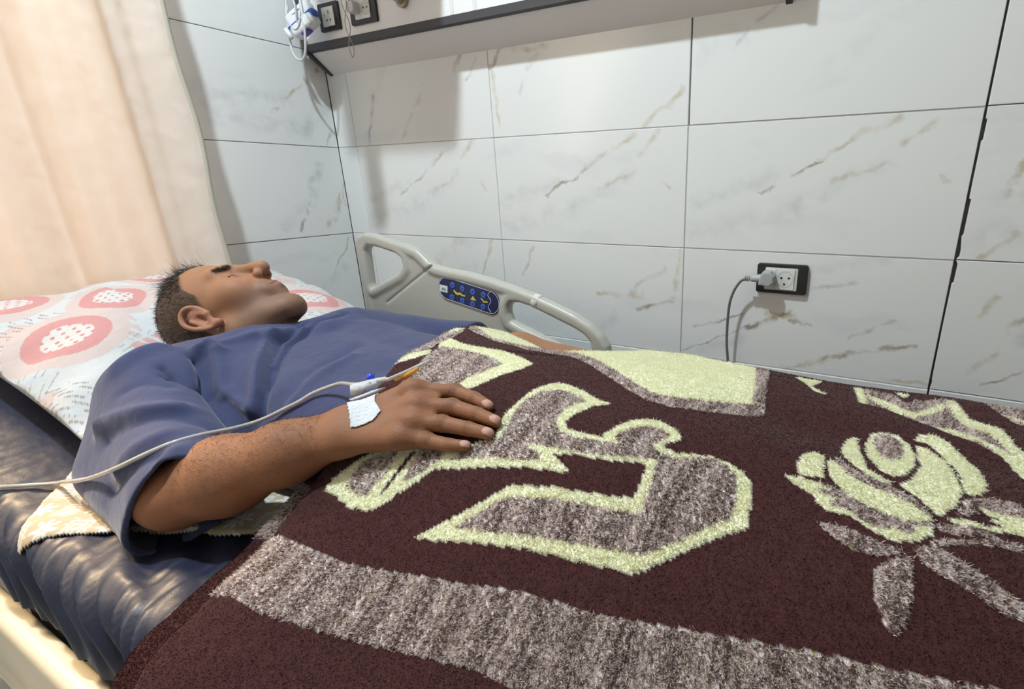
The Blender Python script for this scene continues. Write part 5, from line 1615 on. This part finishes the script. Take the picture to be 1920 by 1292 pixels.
    ('c', ((1.792,-0.5637),(1.8154,-0.5801),(1.8458,-0.6085),(1.8689,-0.576),(1.8838,-0.5578),(1.8798,-0.5831),(1.8445,-0.6304),(1.821,-0.6172),(1.7957,-0.5881))),
    ('c', ((1.8846,-0.5482),(1.8959,-0.5483),(1.9078,-0.598),(1.9365,-0.616),(1.9432,-0.6581),(1.9562,-0.6818),(1.9451,-0.737),(1.9291,-0.6889),(1.9072,-0.665),(1.8817,-0.6582),(1.8636,-0.6447),(1.883,-0.6447),(1.9084,-0.6543),(1.9365,-0.6785),(1.9183,-0.6396),(1.896,-0.6262),(1.8887,-0.5896))),
    ('c', ((1.6881,-0.5124),(1.7283,-0.516),(1.7178,-0.5747),(1.7416,-0.5994),(1.7234,-0.5944),(1.7054,-0.5568))),
    ('c', ((1.8262,-0.5339),(1.844,-0.5416),(1.8353,-0.5563))),
    ('g', ((1.932,-0.5427),(1.9537,-0.5349),(1.9837,-0.5401),(1.9721,-0.5991),(1.9559,-0.5878),(1.9423,-0.5691))),
    ('c', ((1.9476,-0.5707),(1.9681,-0.579),(1.9665,-0.5879),(1.9495,-0.5767))),
    ('g', ((1.1364,-1.0539),(1.1748,-1.0434),(1.1987,-1.0427),(1.2386,-1.0429),(1.2926,-1.0418),(1.3488,-1.0328),(1.4006,-1.0233),(1.4517,-1.0167),(1.4862,-1.0095),(1.5247,-1.0042),(1.5445,-1.0037),(1.5963,-0.9993),(1.6651,-0.9876),(1.7232,-0.9788),(1.7861,-0.9696),(1.8249,-0.9649),(1.8701,-0.9569),(1.901,-0.951),(1.9311,-0.9474),(1.9271,-0.9881),(1.7736,-1.0328),(1.6363,-1.056),(1.5852,-1.0628),(1.5524,-1.0678),(1.5309,-1.0687),(1.4963,-1.0699),(1.4517,-1.0767),(1.4059,-1.0853),(1.3569,-1.0937),(1.2915,-1.1049),(1.2489,-1.1116),(1.2021,-1.1111),(1.1791,-1.1195),(1.1372,-1.1155))),
]
# ---------------------------------------------------------------- raster of the woven picture (1 mm)
RX0, RY0, RS = 0.90, -1.60, 0.001
RNX, RNY = 1420, 1450
RAST = np.zeros((RNX, RNY), np.uint8)
for cl, poly in PRINT:
    poly = np.array(poly)
    i0, j0 = np.maximum(np.floor((poly.min(0) - [RX0, RY0]) / RS).astype(int) - 1, 0)
    i1, j1 = np.ceil((poly.max(0) - [RX0, RY0]) / RS).astype(int) + 2
    i1, j1 = min(i1, RNX), min(j1, RNY)
    gx_, gy_ = np.meshgrid(RX0 + (np.arange(i0, i1) + 0.5) * RS, RY0 + (np.arange(j0, j1) + 0.5) * RS, indexing='ij')
    ins_ = np.zeros(gx_.shape, bool)
    for a, b in zip(poly, np.roll(poly, 1, 0)):
        if a[1] == b[1]: continue
        c_ = ((a[1] > gy_) != (b[1] > gy_)) & (gx_ < (b[0] - a[0]) * (gy_ - a[1]) / (b[1] - a[1]) + a[0])
        ins_ ^= c_
    RAST[i0:i1, j0:j1][ins_] = {'b': 0, 'c': 1, 'g': 2}[cl]


def cls(x, y):
    i = np.clip(((x - RX0) / RS).astype(int), 0, RNX - 1); j = np.clip(((y - RY0) / RS).astype(int), 0, RNY - 1)
    return RAST[i, j]


BROWN, CREAM, MLIGHT, MDARK = np.array([0.060, 0.0225, 0.0225]), np.array([0.92, 0.91, 0.71]), np.array([0.82, 0.73, 0.70]), np.array([0.26, 0.165, 0.155])


def bcolour(x, y, r, k=None):
    k = cls(x, y) if k is None else k
    n = len(x)
    st = 0.63 + 0.25 * np.sin(x * 2 * np.pi / 0.0105 + 2.2 * np.sin(y * 38 + x * 11)) * (0.6 + 0.4 * np.sin(x * 71)) + 0.16 * np.sin(x * 2 * np.pi / 0.043 + 1.3 * np.sin(y * 25))
    light = (r.uniform(size=n) < st)[:, None]
    mel = np.where(light, MLIGHT, MDARK) * r.uniform(0.75, 1.2, (n, 1))
    yel = (r.uniform(size=n) < 0.03)[:, None]
    mel = np.where(yel, np.array([0.42, 0.38, 0.20]), mel)
    cr_ = CREAM * r.uniform(0.92, 1.05, (n, 1))
    br_ = BROWN * r.uniform(0.82, 1.2, (n, 1))
    out = np.where((k == 1)[:, None], cr_, np.where((k == 2)[:, None], mel, br_))
    if n < 200000: return out
    lint = (r.uniform(size=n) < 0.0004)[:, None] & (k == 0)[:, None]      # specks of fluff
    return np.where(lint, np.array([0.45, 0.41, 0.32]), out)


YN = -1.150
def yfar(x): return np.interp(x, [1.0, 1.22, 1.42], [-0.492, -0.480, -0.330])


def sheet(x, yp, edge_x, drop=0.0, th=0.013):
    """point of the cloth: x along the bed, yp along the cloth across the bed"""
    x = np.asarray(x, float); yp = np.asarray(yp, float)
    YF = yfar(x)
    y = np.clip(yp, YN, YF)
    z = bz(x, y) - drop
    s = np.maximum(YN - yp, 0); r_ = 0.075
    a = np.minimum(s / r_, np.pi / 2)
    yo = y - r_ * np.sin(a); zo = z - r_ * (1 - np.cos(a)) - np.maximum(s - r_ * np.pi / 2, 0)
    yo = yo - 0.012 * np.sin(x * 13) * np.clip((s - 0.08) / 0.2, 0, 1)
    s = np.maximum(yp - YF, 0); r_ = 0.032
    a = np.minimum(s / r_, np.pi / 2)
    yo = yo + r_ * np.sin(a); zo = zo - r_ * (1 - np.cos(a)) - np.maximum(s - r_ * np.pi / 2, 0)
    e = np.clip(1 - (x - edge_x) / th, 0, 1)          # rounded fold along the top edge
    zo = zo - th * (1 - np.sqrt(np.maximum(1 - e * e, 0)))
    return np.stack([x, yo, zo], -1)


def xu(y):
    return np.interp(y, [-1.6, -1.2, -1.10, -1.041, -0.981, -0.93, -0.85], [1.150, 1.140, 1.118, 1.119, 1.130, 1.128, 1.14])


def build_sheet(name, ys, tx, efun, xmaxf, drop, parent, m, seed):
    r = np.random.RandomState(seed)
    Yp, T = np.meshgrid(ys, tx, indexing='ij')
    ex = efun(Yp)
    X = ex + T * (xmaxf(Yp) - ex)
    top_ = sheet(X, Yp, ex, drop)
    nV = top_.reshape(-1, 3)
    low = nV - np.array([0, 0, 0.0]) 
    ny_, nt_ = len(ys), len(tx)
    I = (np.arange(ny_ - 1)[:, None] * nt_ + np.arange(nt_ - 1)[None]).ravel()
    F = np.stack([I, I + 1, I + nt_ + 1, I + nt_], 1)[:, ::-1]
    col = bcolour(X.ravel(), Yp.ravel(), r) if name != 'folded_under_edge' else under_col(X.ravel(), Yp.ravel(), r)
    return pyd(name, nV, F, m, parent, col=col)


def under_col(x, y, r):
    k = np.where((y > -1.041) & (y < -0.981), 2, 0)
    return bcolour(x, y, r, k)


M_blk = mat('fleece', attr=True, rough=0.95, sheen=0.15, bump=[(900, 0.0006), (60, 0.002)], spec=0.1)
M_pile = bpy.data.materials.new('fleece_pile')       # fibres: half reflecting, half letting light through
M_pile.use_nodes = True
nt = M_pile.node_tree
nt.nodes.remove(nt.nodes['Principled BSDF'])
at_ = nt.nodes.new('ShaderNodeVertexColor'); at_.layer_name = 'Col'
d1_ = nt.nodes.new('ShaderNodeBsdfDiffuse'); d2_ = nt.nodes.new('ShaderNodeBsdfTranslucent'); mx_ = nt.nodes.new('ShaderNodeMixShader')
mx_.inputs[0].default_value = 0.5
for n_ in (d1_, d2_): nt.links.new(at_.outputs['Color'], n_.inputs['Color'])
nt.links.new(d1_.outputs[0], mx_.inputs[1]); nt.links.new(d2_.outputs[0], mx_.inputs[2])
nt.links.new(mx_.outputs[0], nt.nodes['Material Output'].inputs['Surface'])
bl_ = empty('blanket', (1.65, -0.725, 0.62))
tag(bl_, 'dark brown fleece blanket woven with cream and grey shapes and a rose', 'blanket')
ys = np.concatenate([np.linspace(-1.46, -1.16, 60, endpoint=False), np.linspace(-1.16, -0.24, 300)])
tx = np.concatenate([np.linspace(0, 0.014, 8, endpoint=False), np.linspace(0.014, 0.8, 290, endpoint=False), np.linspace(0.8, 1, 25)])
build_sheet('blanket_cloth', ys, tx, xe, lambda y: np.full_like(y, 2.27), 0.0, bl_, M_blk, 21)
ysu = np.concatenate([np.linspace(-1.235, -1.16, 20, endpoint=False), np.linspace(-1.16, -0.87, 110)])
build_sheet('folded_under_edge', ysu, np.concatenate([np.linspace(0, 0.12, 9, endpoint=False), np.linspace(0.12, 1, 40)]), xu, lambda y: xe(y) + 0.08, 0.015, bl_, M_blk, 22)


def pile(name, x, yp, efun, drop, colour, k, parent, seed, m):
    r = np.random.RandomState(seed)
    n = len(x)
    ex = efun(yp)
    p = sheet(x, yp, ex, drop)
    h_ = 0.002
    du = sheet(x + h_, yp, ex, drop) - sheet(np.maximum(x - h_, ex), yp, ex, drop)
    dv = sheet(x, yp + h_, ex, drop) - sheet(x, yp - h_, ex, drop)
    nrm = np.cross(du, dv); nrm /= np.linalg.norm(nrm, axis=1)[:, None] + 1e-12
    ln = np.where(k == 1, 0.0040, np.where(k == 2, 0.0052, 0.0017)) * r.uniform(0.6, 1.3, n)
    lean = r.normal(size=(n, 3)) * 0.55 + np.array([0.25, -0.45, 0]) * np.where(k == 0, 0.5, 1.0)[:, None]
    lean[:, 2] *= 0.3
    d = nrm * 0.75 + lean
    d /= np.linalg.norm(d, axis=1)[:, None]
    s_ = np.cross(d, r.normal(size=(n, 3))); s_ /= np.linalg.norm(s_, axis=1)[:, None] + 1e-12
    wd = np.where(k == 0, 0.0006, 0.00075)[:, None] * r.uniform(0.7, 1.3, (n, 1))
    p = p - nrm * 0.0004
    V = np.stack([p - s_ * wd, p + s_ * wd, p + d * ln[:, None]], 1).reshape(-1, 3)
    F = np.arange(3 * n).reshape(-1, 3)
    o = pyd(name, V, F, m, parent, smooth=False, col=np.repeat(colour, 3, 0))
    o['kind'] = 'stuff'
    return o


r = np.random.RandomState(31)
NP = 1500000
x = r.uniform(0.95, 2.16, NP); yv = r.uniform(-1.34, -0.31, NP)
keep = x > xe(yv)
x, yv = x[keep], yv[keep]
k = cls(x + r.normal(size=len(x)) * 0.0008, yv + r.normal(size=len(x)) * 0.0008)
dist = np.sqrt((x - 1.769) ** 2 + (yv + 1.312) ** 2 + 0.33 ** 2)
pr_ = np.clip((0.46 / dist) ** 1.6, 0, 1) * np.where(k == 0, 0.62, 1.0)
keep = r.uniform(size=len(x)) < pr_
x, yv, k = x[keep], yv[keep], k[keep]
pile('pile', x, yv, xe, 0.0, bcolour(x, yv, r, k), k, bl_, 32, M_pile)
x = r.uniform(1.10, 1.20, 50000); yv = r.uniform(-1.235, -0.9, 50000)
keep = (x > xu(yv)) & (x < xe(yv) + 0.01)
x, yv = x[keep], yv[keep]
k = np.where((yv > -1.041 + r.normal(size=len(x)) * 0.002) & (yv < -0.981 + r.normal(size=len(x)) * 0.002), 2, 0)
pile('edge_pile', x, yv, xu, 0.015, bcolour(x, yv, r, k), k, bl_, 33, M_pile)
# ================================================================ infusion line and dressing on the wrist
M_tubing = mat('clear_tubing', (0.80, 0.75, 0.70), 0.18, trans=0.45)
M_papertape = mat('white_paper_tape', (0.64, 0.65, 0.69), 0.75, bump=[(260, 0.0008), (90, 0.0015)])
M_orange = mat('orange_plastic', (0.75, 0.34, 0.04), 0.4)
M_bluecap = mat('blue_cap', (0.03, 0.06, 0.62), 0.4)
iv = empty('infusion_line', (1.18, -0.90, 0.79))
tag(iv, 'clear infusion tube running over the gown to a cannula on the wrist', 'tube')
IVP = [(0.56, -1.215, 0.52), (0.585, -1.185, 0.60), (0.6046, -1.160, 0.6358), (0.6189, -1.1406, 0.6315), (0.6389, -1.1186, 0.6270), (0.672, -1.098, 0.628), (0.735, -1.100, 0.650), (0.7882, -1.1033, 0.6675), (0.8512, -1.099, 0.688), (0.9354, -1.095, 0.7225), (0.9748, -1.0808, 0.7415),
       (0.9921, -1.0661, 0.7505), (1.0022, -1.0492, 0.755), (1.0030, -1.0207, 0.752), (0.990, -0.9830, 0.740), (0.9820, -0.9520, 0.7330), (0.9986, -0.9367, 0.7395), (1.0234, -0.925, 0.7525), (1.041, -0.9098, 0.7625),
       (1.052, -0.895, 0.7715), (1.070, -0.884, 0.780), (1.105, -0.882, 0.793), (1.145, -0.894, 0.803), (1.165, -0.896, 0.807), (1.185, -0.889, 0.811)]
tube('tubing', IVP, 0.0030, M_tubing, iv, seg=12, n=7)
IV2 = [(1.192, -0.886, 0.813), (1.205, -0.878, 0.815), (1.208, -0.864, 0.8165), (1.203, -0.838, 0.815), (1.200, -0.817, 0.815), (1.198, -0.797, 0.815)]
tube('tubing_end', IV2, 0.0027, M_tubing, iv, seg=12, n=6)
tube('orange_connector', [(1.206, -0.868, 0.8095), (1.208, -0.857, 0.811), (1.206, -0.838, 0.812), (1.203, -0.826, 0.813)], np.array([0.0022] * 6 + [0.0042] * 6 + [0.0030] * 7), M_orange, iv, seg=10, n=6)
V, F = tube_vf([(1.178, -0.886, 0.812), (1.177, -0.882, 0.8195)], [0.0052, 0.0048], 16)
pyd('blue_cap', V, F, M_bluecap, iv)


def drape(name, poly, off, m, parent, seed, lift=0.0):
    poly = np.array(poly)
    c = poly.mean(0)
    u_, s_, vt = np.linalg.svd(poly - c)
    ax, ay, nz = vt
    if nz @ np.array([0.3, -0.6, 0.7]) < 0: nz = -nz
    p2 = np.stack([(poly - c) @ ax, (poly - c) @ ay], 1)
    g = 0.0011
    gx, gy = np.meshgrid(np.arange(p2[:, 0].min(), p2[:, 0].max() + g, g), np.arange(p2[:, 1].min(), p2[:, 1].max() + g, g), indexing='ij')
    ok = poly2d(np.stack([gx.ravel(), gy.ravel()], 1).astype(np.float32), p2).reshape(gx.shape) < 0.0004
    P = (c + gx[..., None] * ax + gy[..., None] * ay).reshape(-1, 3)
    for _ in range(6):
        f0 = arm_sdf(P.astype(np.float32))
        gr = np.stack([(arm_sdf((P + np.eye(3)[k] * 5e-4).astype(np.float32)) - f0) / 5e-4 for k in range(3)], 1)
        gr /= np.linalg.norm(gr, axis=1)[:, None] + 1e-9
        P = P - gr * (f0 - off)[:, None] * 0.8
    P = P + nz * (0.0004 * np.sin(gx.ravel() * 900 + 3 * np.sin(gy.ravel() * 700)))[:, None]
    P = P.reshape(*gx.shape, 3)
    idx = -np.ones(gx.shape, int); idx[ok] = np.arange(ok.sum())
    q = ok[:-1, :-1] & ok[1:, :-1] & ok[1:, 1:] & ok[:-1, 1:]
    F = np.stack([idx[:-1, :-1][q], idx[1:, :-1][q], idx[1:, 1:][q], idx[:-1, 1:][q]], 1)
    o = pyd(name, P[ok], F, m, parent)
    md = o.modifiers.new('thickness', 'SOLIDIFY'); md.thickness = 0.0008; md.offset = 0
    return o


drape('tape_patch', [(1.1786, -0.9252, 0.7942), (1.185, -0.918, 0.796), (1.198, -0.907, 0.801), (1.2100, -0.899, 0.8045), (1.2075, -0.9045, 0.8010), (1.2158, -0.9114, 0.7981), (1.2385, -0.922, 0.7933), (1.2398, -0.9357, 0.7861),
                     (1.2311, -0.9451, 0.7818), (1.2204, -0.9542, 0.7791), (1.2063, -0.9447, 0.7889)], 0.0016, M_papertape, iv, 1)


def slab(name, poly, back, m, parent):
    poly = np.array(poly); n = len(poly)
    bk = poly + np.array(back)
    bm = bmesh.new()
    a = [bm.verts.new(p) for p in poly]; b = [bm.verts.new(p) for p in bk]
    bm.faces.new(a); bm.faces.new(b[::-1])
    for i in range(n): bm.faces.new([a[i], b[i], b[(i + 1) % n], a[(i + 1) % n]])
    bmesh.ops.triangulate(bm, faces=bm.faces[:])
    bmesh.ops.bevel(bm, geom=[e for e in bm.edges if e.calc_face_angle(0) > 0.7], offset=0.0008, segments=2, affect='EDGES')
    return bm_obj(name, bm, m, parent, True)


slab('tape_wrap', [(1.160, -0.905, 0.8085), (1.182, -0.892, 0.8150), (1.199, -0.881, 0.8180), (1.203, -0.881, 0.814), (1.193, -0.890, 0.805), (1.180, -0.898, 0.801), (1.174, -0.903, 0.795), (1.163, -0.909, 0.794)], (-0.006, 0.010, -0.003), M_papertape, iv)
slab('tape_flap', [(1.173, -0.9195, 0.7955), (1.186, -0.9105, 0.8005), (1.199, -0.9005, 0.8060), (1.212, -0.8915, 0.8095), (1.206, -0.8970, 0.8040), (1.193, -0.9080, 0.7985), (1.180, -0.9190, 0.7935)], (-0.003, 0.006, -0.003), M_papertape, iv)
